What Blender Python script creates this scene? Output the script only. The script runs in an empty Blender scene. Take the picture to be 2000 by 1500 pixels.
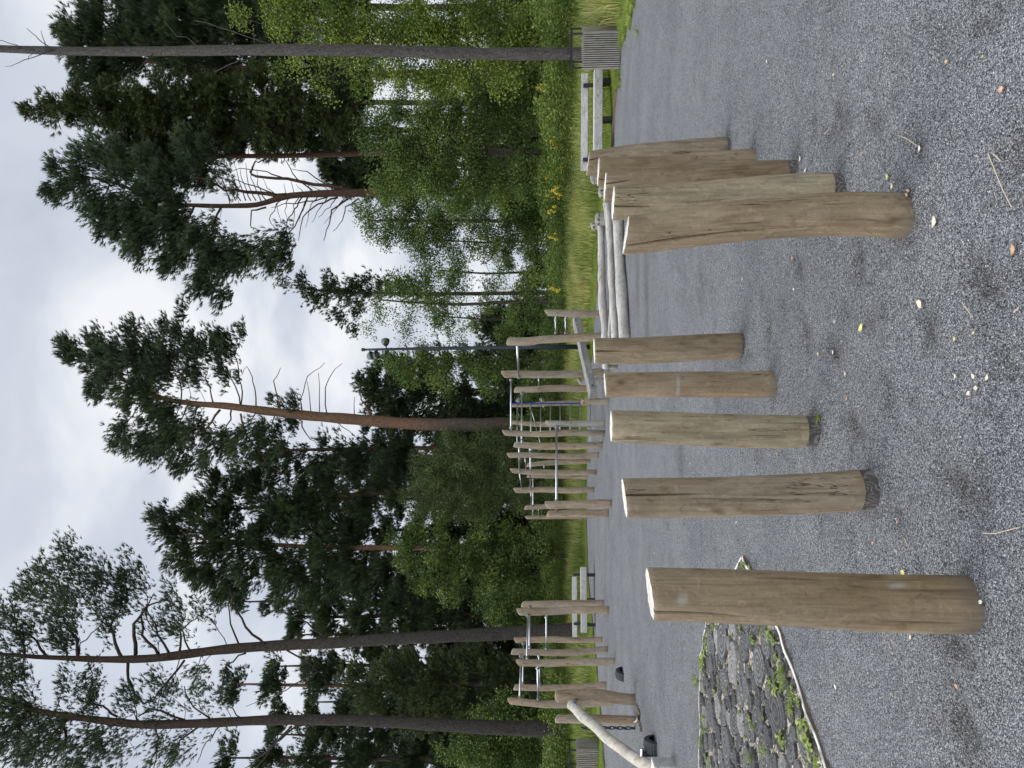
import bpy, math, random
import numpy as np
from mathutils import Vector, Matrix
random.seed(7)
rng = np.random.default_rng(11)
scene = bpy.context.scene
C = scene.collection

# ------------------------------------------------------------------ camera
CAMH = 1.5
FPX = 1450.0                      # focal length in photograph pixels (2000 wide)
TH = math.atan(76.0 / FPX)        # the lens looks up a little
CT, ST = math.cos(TH), math.sin(TH)
cam_d = bpy.data.cameras.new('camera'); cam = bpy.data.objects.new('camera', cam_d); C.objects.link(cam)
cam_d.sensor_width = 36.0; cam_d.lens = 36.0 * FPX / 2000.0
cam_d.clip_start = 0.05; cam_d.clip_end = 3000
Fv = Vector((0, CT, ST)); Uv = Vector((0, -ST, CT)); Rv = Vector((1, 0, 0))
mm = Matrix((( -Uv.x, Rv.x, -Fv.x), (-Uv.y, Rv.y, -Fv.y), (-Uv.z, Rv.z, -Fv.z))).to_4x4()   # the phone was held upright: rolled a quarter turn
mm.translation = (0, 0, CAMH)
cam.matrix_world = mm
scene.camera = cam
scene.render.engine = 'CYCLES'
scene.render.resolution_x = 1024; scene.render.resolution_y = 768
scene.view_settings.view_transform = 'Standard'; scene.view_settings.look = 'None'
scene.view_settings.exposure = 0.27; scene.view_settings.gamma = 1.0
scene.cycles.max_bounces = 6; scene.cycles.transparent_max_bounces = 8

# ------------------------------------------------------------------ sky and sun
SUN_EL, SUN_AZ = math.radians(50), math.radians(-70)     # azimuth from +Y (view) towards +X (right)
w = bpy.data.worlds.new("World"); scene.world = w; w.use_nodes = True
nt = w.node_tree; nt.nodes.clear(); nn = nt.nodes.new; lk = nt.links.new
out = nn('ShaderNodeOutputWorld')
sky = nn('ShaderNodeTexSky'); sky.sky_type = 'NISHITA'; sky.sun_disc = False
sky.sun_elevation = SUN_EL; sky.sun_rotation = SUN_AZ
b1 = nn('ShaderNodeBackground'); b1.inputs[1].default_value = 0.11; lk(sky.outputs[0], b1.inputs[0])
tc = nn('ShaderNodeTexCoord'); sx = nn('ShaderNodeSeparateXYZ'); lk(tc.outputs['Generated'], sx.inputs[0])
ad = nn('ShaderNodeMath'); ad.operation = 'ADD'; ad.use_clamp = False; lk(sx.outputs[2], ad.inputs[0]); ad.inputs[1].default_value = 0.35
mx0 = nn('ShaderNodeMath'); mx0.operation = 'MAXIMUM'; lk(ad.outputs[0], mx0.inputs[0]); mx0.inputs[1].default_value = 0.1
dv = nn('ShaderNodeVectorMath'); dv.operation = 'DIVIDE'; lk(tc.outputs['Generated'], dv.inputs[0])
cb = nn('ShaderNodeCombineXYZ'); lk(mx0.outputs[0], cb.inputs[0]); lk(mx0.outputs[0], cb.inputs[1]); cb.inputs[2].default_value = 1
lk(cb.outputs[0], dv.inputs[1])
nz = nn('ShaderNodeTexNoise'); nz.inputs['Scale'].default_value = 3.2; nz.inputs['Detail'].default_value = 5
nz.inputs['Roughness'].default_value = 0.5; nz.inputs['Distortion'].default_value = 0.35
lk(dv.outputs[0], nz.inputs['Vector'])
cr = nn('ShaderNodeValToRGB'); lk(nz.outputs[0], cr.inputs[0])
e = cr.color_ramp.elements; e[0].position = 0.33; e[0].color = (0.48, 0.52, 0.60, 1); e[1].position = 0.66; e[1].color = (0.80, 0.81, 0.83, 1)
m_ = cr.color_ramp.elements.new(0.48); m_.color = (0.56, 0.60, 0.67, 1)
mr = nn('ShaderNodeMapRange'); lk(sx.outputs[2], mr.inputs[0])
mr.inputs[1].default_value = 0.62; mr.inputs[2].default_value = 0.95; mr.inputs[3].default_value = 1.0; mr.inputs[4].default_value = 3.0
dt = nn('ShaderNodeVectorMath'); dt.operation = 'DOT_PRODUCT'; lk(tc.outputs['Generated'], dt.inputs[0]); dt.inputs[1].default_value = (-.42, -.80, .43)   # extra unseen sky glow behind the viewer, added to light the posts
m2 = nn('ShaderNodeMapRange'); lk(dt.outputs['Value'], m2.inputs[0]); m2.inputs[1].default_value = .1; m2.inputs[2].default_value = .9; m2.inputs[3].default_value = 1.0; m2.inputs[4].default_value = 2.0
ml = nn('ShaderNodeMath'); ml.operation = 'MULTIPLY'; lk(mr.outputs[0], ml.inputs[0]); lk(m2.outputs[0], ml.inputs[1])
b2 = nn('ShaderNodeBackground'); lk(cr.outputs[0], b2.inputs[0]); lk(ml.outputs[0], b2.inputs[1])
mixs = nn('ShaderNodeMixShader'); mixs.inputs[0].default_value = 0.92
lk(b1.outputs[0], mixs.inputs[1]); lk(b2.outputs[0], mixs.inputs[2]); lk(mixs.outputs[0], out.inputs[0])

sl = bpy.data.lights.new('sun', 'SUN'); sl.energy = 1.2; sl.angle = math.radians(35); sl.color = (1, 0.95, 0.87)
so = bpy.data.objects.new('sun', sl); C.objects.link(so)
sd = Vector((math.sin(SUN_AZ) * math.cos(SUN_EL), math.cos(SUN_AZ) * math.cos(SUN_EL), math.sin(SUN_EL)))
so.rotation_euler = (-sd).to_track_quat('-Z', 'Y').to_euler()

# ------------------------------------------------------------------ measuring helpers
def W(px, py, d):
    """world point at depth y = d seen in the photograph at (px, py)"""
    a = (px - 1000) / FPX; b = (750 - py) / FPX
    t = d / (CT + a * ST)
    return Vector((b * t, d, CAMH + t * (ST - a * CT)))
def gd(px, z=0.0):
    """depth of the ground (height z) in row px"""
    a = (px - 1000) / FPX
    t = (z - CAMH) / (ST - a * CT)
    return t * (CT + a * ST)
def G(px, py, z=0.0):
    return W(px, py, gd(px, z))

def vnoise(x, y, z=0.0, seed=0):
    x = np.asarray(x, float); y = np.asarray(y, float); z = np.zeros_like(x) + z
    xi = np.floor(x).astype(np.int64); yi = np.floor(y).astype(np.int64); zi = np.floor(z).astype(np.int64)
    fx = x - xi; fy = y - yi; fz = z - zi
    fx = fx * fx * (3 - 2 * fx); fy = fy * fy * (3 - 2 * fy); fz = fz * fz * (3 - 2 * fz)
    def h(a, b, c):
        n = (a * 374761393 + b * 668265263 + c * 2147483647 + seed * 144665) & 0xffffffff
        n = ((n ^ (n >> 13)) * 1274126177) & 0xffffffff
        n = n ^ (n >> 16)
        return (n & 0xffff) / 32767.5 - 1
    r = 0
    for a in (0, 1):
        for b in (0, 1):
            for c in (0, 1):
                r = r + h(xi + a, yi + b, zi + c) * (fx if a else 1 - fx) * (fy if b else 1 - fy) * (fz if c else 1 - fz)
    return r

# ------------------------------------------------------------------ mesh helpers
def np_mesh(name, V, Fc, tint=None):
    """V (n,3); Fc (m,k) all faces of k corners"""
    V = np.asarray(V, np.float32); Fc = np.asarray(Fc, np.int32)
    me = bpy.data.meshes.new(name)
    m, k = Fc.shape
    me.vertices.add(len(V)); me.vertices.foreach_set('co', V.ravel())
    me.loops.add(m * k); me.loops.foreach_set('vertex_index', Fc.ravel())
    me.polygons.add(m); me.polygons.foreach_set('loop_start', np.arange(0, m * k, k, dtype=np.int32))
    me.update(calc_edges=True)
    if tint is not None:
        at = me.attributes.new('tint', 'FLOAT', 'FACE'); at.data.foreach_set('value', np.asarray(tint, np.float32))
    return me
def link(name, me, m, parent=None, loc=None, smooth=False):
    o = bpy.data.objects.new(name, me); C.objects.link(o)
    if m is not None: me.materials.append(m)
    if parent is not None: o.parent = parent
    if loc is not None: o.location = loc
    if smooth: me.polygons.foreach_set('use_smooth', [True] * len(me.polygons))
    return o
class MB:
    def __init__(s): s.v = []; s.f = []
    def add(s, V, Fs):
        n = len(s.v); s.v += [tuple(p) for p in V]; s.f += [tuple(i + n for i in f) for f in Fs]
    def box(s, c, size, R=None):
        c = Vector(c); V = []
        for a in (-.5, .5):
            for b in (-.5, .5):
                for d in (-.5, .5):
                    p = Vector((a * size[0], b * size[1], d * size[2]))
                    if R is not None: p = R @ p
                    V.append(c + p)
        s.add(V, [(0, 1, 3, 2), (4, 6, 7, 5), (0, 4, 5, 1), (2, 3, 7, 6), (0, 2, 6, 4), (1, 5, 7, 3)])
    def tube(s, P, R, n=8, cap=True):
        P = [Vector(p) for p in P]
        if not hasattr(R, '__len__'): R = [R] * len(P)
        V = []; Fs = []
        ref = None
        for i, p in enumerate(P):
            d = (P[min(i + 1, len(P) - 1)] - P[max(i - 1, 0)])
            d = d.normalized() if d.length > 1e-9 else Vector((0, 0, 1))
            if ref is None: ref = Vector((1, 0, 0)) if abs(d.x) < .8 else Vector((0, 1, 0))
            u = (ref - d * ref.dot(d)).normalized(); w_ = d.cross(u); ref = u
            for k in range(n):
                a = 2 * math.pi * k / n
                V.append(p + (u * math.cos(a) + w_ * math.sin(a)) * R[i])
        for i in range(len(P) - 1):
            for k in range(n):
                a = i * n + k; b = i * n + (k + 1) % n
                Fs.append((a, b, b + n, a + n))
        if cap:
            Fs.append(tuple(range(n - 1, -1, -1))); Fs.append(tuple((len(P) - 1) * n + k for k in range(n)))
        s.add(V, Fs)
    def build(s, name, m, parent=None, loc=None, smooth=False, bevel=0):
        o_ = Vector(loc) if loc is not None else Vector((0, 0, 0))
        if parent is not None and loc is None: o_ = parent.location.copy()
        me = bpy.data.meshes.new(name)
        me.from_pydata([(p[0] - o_.x, p[1] - o_.y, p[2] - o_.z) for p in s.v], [], s.f); me.update()
        o = link(name, me, m, parent, None if (parent is not None and loc is None) else (o_ if parent is None else o_ - parent.location), smooth)
        if bevel:
            b = o.modifiers.new('bevel', 'BEVEL'); b.width = bevel; b.segments = 2; b.limit_method = 'ANGLE'
        return o
def tag(o, label=None, cat=None, group=None, kind=None):
    if label: o['label'] = label
    if cat: o['category'] = cat
    if group: o['group'] = group
    if kind: o['kind'] = kind
    return o
def thing(name, loc, label, cat, group=None):
    o = bpy.data.objects.new(name, None); C.objects.link(o); o.location = loc; o.empty_display_size = .2
    return tag(o, label, cat, group)

# ------------------------------------------------------------------ materials
def newmat(name):
    m = bpy.data.materials.new(name); m.use_nodes = True; t = m.node_tree
    bs = t.nodes['Principled BSDF']
    return m, t, bs
def nd(t, ty, **kw):
    n = t.nodes.new(ty)
    for k, v in kw.items():
        if k in n.inputs: n.inputs[k].default_value = v
        else: setattr(n, k, v)
    return n
def ramp(t, src, stops):
    r = t.nodes.new('ShaderNodeValToRGB'); t.links.new(src, r.inputs[0]); el = r.color_ramp.elements
    while len(el) < len(stops): el.new(.5)
    for q, (p, c) in zip(el, stops): q.position = p; q.color = (*c, 1) if len(c) == 3 else c
    return r.outputs[0]
def coords(t, scale, rnd=True, kind='Object'):
    c = t.nodes.new('ShaderNodeTexCoord'); mp = t.nodes.new('ShaderNodeMapping'); mp.inputs['Scale'].default_value = scale
    t.links.new(c.outputs[kind], mp.inputs[0])
    if rnd:
        oi = t.nodes.new('ShaderNodeObjectInfo'); mu = nd(t, 'ShaderNodeMath', operation='MULTIPLY'); mu.inputs[1].default_value = 37.0
        t.links.new(oi.outputs['Random'], mu.inputs[0]); t.links.new(mu.outputs[0], mp.inputs['Location'])
    return mp.outputs[0]
def noise(t, vec, scale=1.0, detail=4, rough=.5, dist=0.0):
    n = nd(t, 'ShaderNodeTexNoise', Scale=scale, Detail=detail, Roughness=rough, Distortion=dist); t.links.new(vec, n.inputs['Vector']); return n.outputs[0]
def mixc(t, fac, a, b, mode='MIX'):
    n = nd(t, 'ShaderNodeMix', data_type='RGBA', blend_type=mode)
    for s_, v in ((0, fac), (6, a), (7, b)):
        if isinstance(v, (int, float)): n.inputs[s_].default_value = v
        elif isinstance(v, tuple): n.inputs[s_].default_value = (*v, 1)
        else: t.links.new(v, n.inputs[s_])
    return n.outputs[2]
def mth(t, op, a, b=None, c=None):
    n = nd(t, 'ShaderNodeMath', operation=op)
    for i, v in enumerate((a, b, c)):
        if v is None: continue
        if isinstance(v, (int, float)): n.inputs[i].default_value = v
        else: t.links.new(v, n.inputs[i])
    return n.outputs[0]
def bump(t, bs, h, strength=.5, dist=.01):
    b = nd(t, 'ShaderNodeBump', Strength=strength, Distance=dist); t.links.new(h, b.inputs['Height']); t.links.new(b.outputs[0], bs.inputs['Normal'])

def wood(name, c_dark, c_mid, c_lite, axis=2, grey=.35, crack=True):
    m, t, bs = newmat(name)
    def sc(a, b): v = [a, a, a]; v[axis] = b; return tuple(v)
    n1 = noise(t, coords(t, sc(5, .9)), 1, 5, .6, .6)
    n2 = noise(t, coords(t, sc(70, 2.2)), 1, 6, .7, .5)
    n3 = noise(t, coords(t, sc(1.6, .8)), 1, 3, .5)
    col = ramp(t, n1, [(.28, c_dark), (.5, c_mid), (.74, c_lite)])
    gc = (sum(c_mid) / 3 * 1.0,) * 3
    col = mixc(t, mth(t, 'MULTIPLY', ramp(t, n3, [(.35, (0, 0, 0)), (.7, (1, 1, 1))]), grey), col, (gc[0] * 1.05, gc[1] * 1.03, gc[2] * .95))
    col = mixc(t, .75, col, ramp(t, n2, [(.25, (.52, .5, .48)), (.5, (.93, .93, .93)), (.75, (1.25, 1.25, 1.22))]), 'MULTIPLY')
    # knots and short hewing marks
    vo = nd(t, 'ShaderNodeTexVoronoi', Scale=1.0, feature='F1'); t.links.new(coords(t, sc(7, 4.5)), vo.inputs['Vector'])
    kn = ramp(t, vo.outputs['Distance'], [(.045, (.40, .31, .25)), (.13, (.78, .72, .66)), (.22, (1, 1, 1))])
    col = mixc(t, .7, col, kn, 'MULTIPLY')
    n4 = noise(t, coords(t, sc(17, 4.5)), 1, 5, .65, .8)
    col = mixc(t, .8, col, ramp(t, n4, [(.28, (.66, .60, .53)), (.5, (1, 1, 1)), (.74, (1.24, 1.24, 1.2))]), 'MULTIPLY')
    hw = noise(t, coords(t, sc(26, 20)), 1, 2, .5, 1.6)
    col = mixc(t, .5, col, ramp(t, hw, [(.33, (.68, .64, .58)), (.40, (1, 1, 1)), (.60, (1, 1, 1)), (.67, (1.38, 1.36, 1.32))]), 'MULTIPLY')
    h = n2
    if crack:
        nc = noise(t, coords(t, sc(13, .75)), 1, 4, .6, .35)
        ck = mth(t, 'ABSOLUTE', mth(t, 'SUBTRACT', nc, .5))
        nm = noise(t, coords(t, sc(4, 1.5)), 1, 2, .5)
        wd = mth(t, 'MULTIPLY', ramp(t, nm, [(.55, (0, 0, 0)), (.66, (1, 1, 1))]), .007)
        line = mth(t, 'LESS_THAN', ck, wd)
        col = mixc(t, mth(t, 'MULTIPLY', line, .8), col, (c_dark[0] * .22, c_dark[1] * .2, c_dark[2] * .18))
        h = mth(t, 'SUBTRACT', n2, mth(t, 'MULTIPLY', line, 1.5))
    h = mth(t, 'ADD', h, mth(t, 'MULTIPLY', hw, .8))
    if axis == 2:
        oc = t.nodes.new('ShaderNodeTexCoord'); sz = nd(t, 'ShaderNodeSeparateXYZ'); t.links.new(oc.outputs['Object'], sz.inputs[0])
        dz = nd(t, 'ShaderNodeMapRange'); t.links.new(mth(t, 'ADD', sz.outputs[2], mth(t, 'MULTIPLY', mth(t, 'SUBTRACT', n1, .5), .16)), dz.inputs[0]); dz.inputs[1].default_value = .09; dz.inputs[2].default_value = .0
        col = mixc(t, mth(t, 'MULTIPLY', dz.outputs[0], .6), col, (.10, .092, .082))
    ca = nd(t, 'ShaderNodeAttribute', attribute_name='crack'); col = mixc(t, mth(t, 'MULTIPLY', ca.outputs['Fac'], .88), col, (.014, .011, .009))
    sa = nd(t, 'ShaderNodeAttribute', attribute_name='scar'); col = mixc(t, mth(t, 'MULTIPLY', mth(t, 'MULTIPLY', sa.outputs['Fac'], .6), ramp(t, n2, [(.35, (.3, .3, .3)), (.6, (1, 1, 1))])), col, (.44, .43, .38))
    t.links.new(col, bs.inputs['Base Color']); bs.inputs['Roughness'].default_value = .82
    bs.inputs['Specular IOR Level'].default_value = .25
    bump(t, bs, h, .65, .006)
    return m
def endgrain(name, c1, c2, scale=1.0):
    m, t, bs = newmat(name)
    v = coords(t, (1, 1, 1), rnd=False)
    wv = nd(t, 'ShaderNodeTexWave', wave_type='RINGS', rings_direction='Z', Scale=16.0 * scale, Distortion=1.6); wv.inputs['Detail'].default_value = 2; wv.inputs['Detail Scale'].default_value = 1.2
    t.links.new(v, wv.inputs['Vector'])
    n2 = noise(t, coords(t, (50, 50, 50)), 1, 5, .7); n3 = noise(t, coords(t, (9, 9, 9)), 1, 3, .6)
    col = mixc(t, wv.outputs['Fac'], c1, c2)
    col = mixc(t, .8, col, ramp(t, n2, [(.25, (.5, .5, .5)), (.75, (1.35, 1.35, 1.35))]), 'MULTIPLY')
    col = mixc(t, .7, col, ramp(t, n3, [(.3, (.6, .6, .62)), (.7, (1.3, 1.3, 1.28))]), 'MULTIPLY')
    t.links.new(col, bs.inputs['Base Color']); bs.inputs['Roughness'].default_value = .9
    bump(t, bs, mth(t, 'ADD', wv.outputs['Fac'], n2), .5, .004)
    return m
def simple(name, col, rough=.6, metal=0.0, var=.25, scale=20, spec=.4, bmp=.0):
    m, t, bs = newmat(name)
    n = noise(t, coords(t, (scale,) * 3), 1, 5, .6)
    c = mixc(t, 1.0, col, ramp(t, n, [(.25, (1 - var,) * 3), (.75, (1 + var,) * 3)]), 'MULTIPLY')
    t.links.new(c, bs.inputs['Base Color']); bs.inputs['Roughness'].default_value = rough; bs.inputs['Metallic'].default_value = metal
    bs.inputs['Specular IOR Level'].default_value = spec
    if bmp: bump(t, bs, n, bmp, .01)
    return m
def leafmat(name, c0, c1, c2, trans=.3, rough=.6, patch=.5):
    m, t, bs = newmat(name)
    at = nd(t, 'ShaderNodeAttribute', attribute_name='tint')
    col = ramp(t, at.outputs['Fac'], [(0, c0), (.5, c1), (1, c2)])
    n = noise(t, coords(t, (patch,) * 3, rnd=False, kind='Object'), 1, 3, .6)
    col = mixc(t, 1.0, col, ramp(t, n, [(.3, (.72, .76, .78)), (.7, (1.3, 1.22, 1.15))]), 'MULTIPLY')
    t.links.new(col, bs.inputs['Base Color']); bs.inputs['Roughness'].default_value = rough; bs.inputs['Specular IOR Level'].default_value = .25
    tr = nd(t, 'ShaderNodeBsdfTranslucent'); t.links.new(mixc(t, 1.0, col, (1.1, 1.2, .7), 'MULTIPLY'), tr.inputs[0])
    ms = nd(t, 'ShaderNodeMixShader'); ms.inputs[0].default_value = trans
    t.links.new(bs.outputs[0], ms.inputs[1]); t.links.new(tr.outputs[0], ms.inputs[2])
    t.links.new(ms.outputs[0], t.nodes['Material Output'].inputs[0])
    return m
def bark(name, low, high, z0, z1, sc=1.0):
    """dark plated bark low on the trunk turning to flaking orange bark between heights z0 and z1"""
    m, t, bs = newmat(name)
    v = nd(t, 'ShaderNodeTexVoronoi', Scale=1.0, feature='DISTANCE_TO_EDGE'); t.links.new(coords(t, (14 * sc, 14 * sc, 4.5 * sc)), v.inputs['Vector'])
    n = noise(t, coords(t, (22, 22, 6)), 1, 5, .7, .8)
    n2 = noise(t, coords(t, (1.5, 1.5, .8)), 1, 4, .6)
    g = t.nodes.new('ShaderNodeTexCoord'); sp = nd(t, 'ShaderNodeSeparateXYZ'); t.links.new(g.outputs['Object'], sp.inputs[0])
    f = nd(t, 'ShaderNodeMapRange'); t.links.new(mth(t, 'ADD', sp.outputs[2], mth(t, 'MULTIPLY', mth(t, 'SUBTRACT', n2, .5), (z1 - z0) * 1.6)), f.inputs[0])
    f.inputs[1].default_value = z0; f.inputs[2].default_value = z1
    base = mixc(t, f.outputs[0], low, high)
    col = mixc(t, 1.0, base, ramp(t, n, [(.25, (.4, .4, .4)), (.5, (.95, .95, .95)), (.75, (1.6, 1.55, 1.5))]), 'MULTIPLY')
    col = mixc(t, .8, col, ramp(t, v.outputs['Distance'], [(.0, (.3, .28, .26)), (.12, (1, 1, 1))]), 'MULTIPLY')
    t.links.new(col, bs.inputs['Base Color']); bs.inputs['Roughness'].default_value = .95; bs.inputs['Specular IOR Level'].default_value = .15
    bump(t, bs, mth(t, 'ADD', v.outputs['Distance'], mth(t, 'MULTIPLY', n, .6)), .9, .03)
    return m

M_post = [wood('warm_wood', (.175, .120, .063), (.27, .195, .112), (.36, .28, .172), grey=.3),
          wood('brown_wood', (.17, .122, .07), (.26, .195, .118), (.35, .28, .18), grey=.3),
          wood('olive_wood', (.205, .160, .094), (.31, .25, .15), (.41, .345, .225), grey=.28)]
M_post_far = wood('playground_wood', (.20, .145, .09), (.31, .235, .155), (.42, .335, .235), grey=.5)
M_greypost = wood('silvered_post_wood', (.2, .18, .15), (.32, .295, .25), (.42, .39, .34), grey=.8)
M_cut = endgrain('sawn_top_wood', (.52, .48, .41), (.66, .62, .55), .9)
m_, t_, bs_ = newmat('dark_knotty_wood'); nb = noise(t_, coords(t_, (9, 9, 5)), 1, 2, .4, .3); nf = noise(t_, coords(t_, (60, 60, 60)), 1, 4, .7)
cl_ = ramp(t_, mth(t_, 'SINE', mth(t_, 'MULTIPLY', nb, 95)), [(.1, (.075, .066, .058)), (.9, (.16, .148, .135))]); cl_ = mixc(t_, .8, cl_, ramp(t_, nf, [(.3, (.6, .6, .6)), (.7, (1.4, 1.4, 1.4))]), 'MULTIPLY')
t_.links.new(cl_, bs_.inputs['Base Color']); bs_.inputs['Roughness'].default_value = .9; bump(t_, bs_, nb, .6, .02); M_darkbase = m_
M_log = wood('silver_log_wood', (.29, .27, .245), (.42, .395, .355), (.54, .51, .465), axis=0, grey=.8)
M_drift = wood('driftwood', (.32, .285, .23), (.46, .415, .34), (.58, .53, .45), axis=2, grey=.6)
M_bench = wood('bench_timber', (.30, .30, .29), (.42, .42, .41), (.54, .54, .53), axis=0, grey=.9, crack=True)
M_beam = wood('dark_beam_timber', (.10, .10, .10), (.24, .235, .225), (.42, .41, .39), axis=0, grey=.9)
M_slat = wood('slat_timber', (.19, .165, .135), (.29, .26, .22), (.39, .36, .31), axis=2, grey=.8, crack=False)
M_black = simple('black_steel', (.018, .019, .022), .5, .3, .3, 10)
M_steel = simple('stainless_steel', (.62, .63, .65), .28, 1.0, .08, 8)
M_galv = simple('steel_fitting', (.35, .35, .36), .45, .9, .2, 30)
M_lampdk = simple('dark_lamp_paint', (.022, .030, .037), .5, .2, .12, 6)
M_lampgl = simple('lamp_shell_paint', (.085, .10, .10), .4, .0, .1, 12)
M_lens = simple('lamp_lens', (.22, .19, .11), .25, .0, .15, 30)
M_rubber = simple('tyre_rubber', (.03, .032, .036), .75, 0, .3, 30, .3, .3)
M_rope = simple('blue_rope', (.02, .06, .28), .8, 0, .3, 90)
M_chain = simple('dark_chain', (.08, .085, .09), .5, .8, .2, 30)
M_white = simple('white_edging', (.62, .60, .56), .8, 0, .25, 25, .2, .3)
M_rust = simple('rusty_edging', (.19, .14, .10), .85, .2, .4, 30, .2, .3)
M_twig = simple('pale_twig', (.48, .40, .29), .9, 0, .3, 60)
M_darktwig = simple('dead_branch_bark', (.085, .07, .058), .95, 0, .35, 25)

# ------------------------------------------------------------------ ground: where the gravel ends
EDGE = [(1500, 1182), (1400, 1175), (1340, 1170), (1230, 1160), (1130, 1150), (1000, 1145.5), (760, 1148), (690, 1158), (640, 1160), (560, 1168), (400, 1183), (300, 1196), (200, 1203), (95, 1213), (40, 1228), (0, 1240)]
_eb = []; _er = []
for py_, px_ in EDGE:
    p = G(px_, py_); _eb.append(math.atan2(p.x, p.y)); _er.append(math.hypot(p.x, p.y))
_eb = [-math.pi, -2.2, -1.2, -.75] + _eb + [.7, 1.1, 2.2, math.pi]
_er = [15, 15, 22, 25] + _er + [13.5, 12, 14, 15]
_eb = np.array(_eb); _er = np.array(_er)
def redge(phi): return np.interp(phi, _eb, _er)
def terr(x, y):
    """height of the grass land"""
    x = np.asarray(x, float); y = np.asarray(y, float)
    r = np.hypot(x, y); s = r - redge(np.arctan2(x, y))
    q = np.clip(s / 7.0, 0, 1); q = q * q * (3 - 2 * q)
    return -0.02 + .6 * q + np.clip(s, 0, 1) * (vnoise(x * .35, y * .35, 0, 5) * .07 + vnoise(x * 1.3, y * 1.3, 0, 6) * .02)
def th(x, y): return float(terr(x, y))

# dug up, damp patches and footprints: (px, py, size m, turn, stretch, depth)
DENTS = [(1915, 545, .15, .9, 1.8, .03), (1560, 522, .10, .8, 2.2, .02), (1678, 515, .10, .2, 2.2, .022), (1640, 235, .16, .3, 1.5, .016), (1712, 240, .12, 1.0, 1.6, .016),
         (1575, 655, .12, .6, 1.9, .02), (1628, 685, .10, .9, 2.0, .02), (1668, 830, .13, 1.2, 1.7, .022), (1682, 960, .12, .3, 1.6, .016), (1705, 620, .12, .7, 1.2, .012), (1808, 640, .12, .5, 1.4, .02),
         (1872, 945, .14, 1.1, 2.2, .022), (1882, 1435, .2, .6, 1.6, .022), (1790, 1112, .07, .5, 1.8, .012), (1838, 1235, .14, 1.3, 3.0, .02), (1500, 640, .14, .2, 2.2, .016), (1530, 600, .1, .2, 1.6, .012),
         (1915, 950, .1, .2, 2, .016), (1480, 880, .16, .2, 2, .01), (1750, 1010, .12, .9, 2.2, .012), (1985, 300, .14, .2, 1.6, .014), (1960, 700, .14, .9, 1.4, .014), (1600, 1020, .1, .2, 2.6, .012),
         (1400, 760, .25, .1, 2.2, .012), (1370, 560, .25, .1, 2.2, .012), (1330, 900, .3, .1, 2, .012), (1245, 560, .5, .05, 5, .01), (1262, 600, .5, .05, 5, .012), (1735, 770, .1, .4, 2, .015), (1590, 240, .1, .2, 1.5, .012)]
_D = [(G(a, b).x, G(a, b).y, s, t_, k, dp) for a, b, s, t_, k, dp in DENTS]
_rs = random.Random(42)
for _ in range(75):
    d_ = 2.1 * (9 / 2.1) ** _rs.random(); b_ = _rs.uniform(-.55, .55); _D.append((b_ * d_, d_, _rs.uniform(.05, .12), _rs.uniform(-.3, 1.5), _rs.uniform(1.3, 3), _rs.uniform(.004, .013)))
_POSTS = [G(a, b) for a, b in ((1905, 1181), (1708, 956), (1596, 842), (1512, 749), (1450, 676), (1775, 423), (1645, 368), (1550, 340), (1475, 314), (1422, 290))]
def gravel_z(x, y):
    z = vnoise(x * 1.1, y * 1.1, 0, 1) * .010 + vnoise(x * 4.1, y * 4.1, 0, 2) * .007 + vnoise(x * 13, y * 13, 0, 3) * .0035 + vnoise(x * 37, y * 37, 0, 4) * .002
    wet = np.zeros_like(x)
    for cx, cy, s, t_, k, dp in _D:
        dx = x - cx; dy = y - cy; u = dx * math.cos(t_) + dy * math.sin(t_); v = -dx * math.sin(t_) + dy * math.cos(t_)
        g = np.exp(-((u / (s * .55 * k)) ** 2 + (v / (s * .5)) ** 2))
        ring = np.exp(-((u / (s * .9 * k)) ** 2 + (v / (s * .85)) ** 2)) - g
        z = z - dp * g * (1 + .5 * vnoise(x * 30, y * 30, 0, 9)) + dp * .5 * ring; wet = np.maximum(wet, g * min(1, dp / .02))
    for i, p in enumerate(_POSTS):
        a_ = np.arctan2(y - p.y, x - p.x); q = np.hypot(x - p.x, y - p.y)
        z = z + .016 * np.exp(-((q - .11) / .06) ** 2) * (.6 + .7 * vnoise(a_ * 1.5 + i * 7, a_ * 0, 0, 12)) * (.8 + .5 * vnoise(x * 40, y * 40, 0, 13))
        wet = np.maximum(wet, .55 * np.exp(-((q - .10) / .05) ** 2) * (.5 + .5 * vnoise(x * 20, y * 20, 0, 14)))
    return z, wet

def polar_mesh(name, phis, rads_fn, nr, zfn):
    np_ = len(phis); V = []; 
    t_ = np.linspace(0, 1, nr)
    P, T = np.meshgrid(phis, t_, indexing='ij')
    R = rads_fn(P, T); X = R * np.sin(P); Y = R * np.cos(P)
    res = zfn(X, Y); Z, A = res if isinstance(res, tuple) else (res, None)
    V = np.stack([X, Y, Z], -1).reshape(-1, 3)
    i = np.arange(np_ - 1)[:, None] * nr; j = np.arange(nr - 1)[None, :]
    a = (i + j).ravel()
    Fc = np.stack([a, a + 1, a + nr + 1, a + nr], 1)[:, ::-1]
    me = np_mesh(name, V, Fc)
    if A is not None:
        at = me.attributes.new('wet', 'FLOAT', 'POINT'); at.data.foreach_set('value', A.reshape(-1).astype(np.float32))
    return me
fine = np.radians(np.arange(-34, 34.01, .14)); co1 = np.radians(np.arange(-180, -34, 3.0)); co2 = np.radians(np.arange(37, 180.01, 3.0))
phis = np.concatenate([co1, fine, co2])
r0 = .25
me = polar_mesh('gravel_yard', phis, lambda P, T: r0 * (redge(P) / r0) ** (T ** .82), 420, gravel_z)
m, t, bs = newmat('gravel')
v1 = nd(t, 'ShaderNodeTexVoronoi', Scale=150.0, feature='F1'); v2 = nd(t, 'ShaderNodeTexVoronoi', Scale=230.0, feature='F1')
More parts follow.
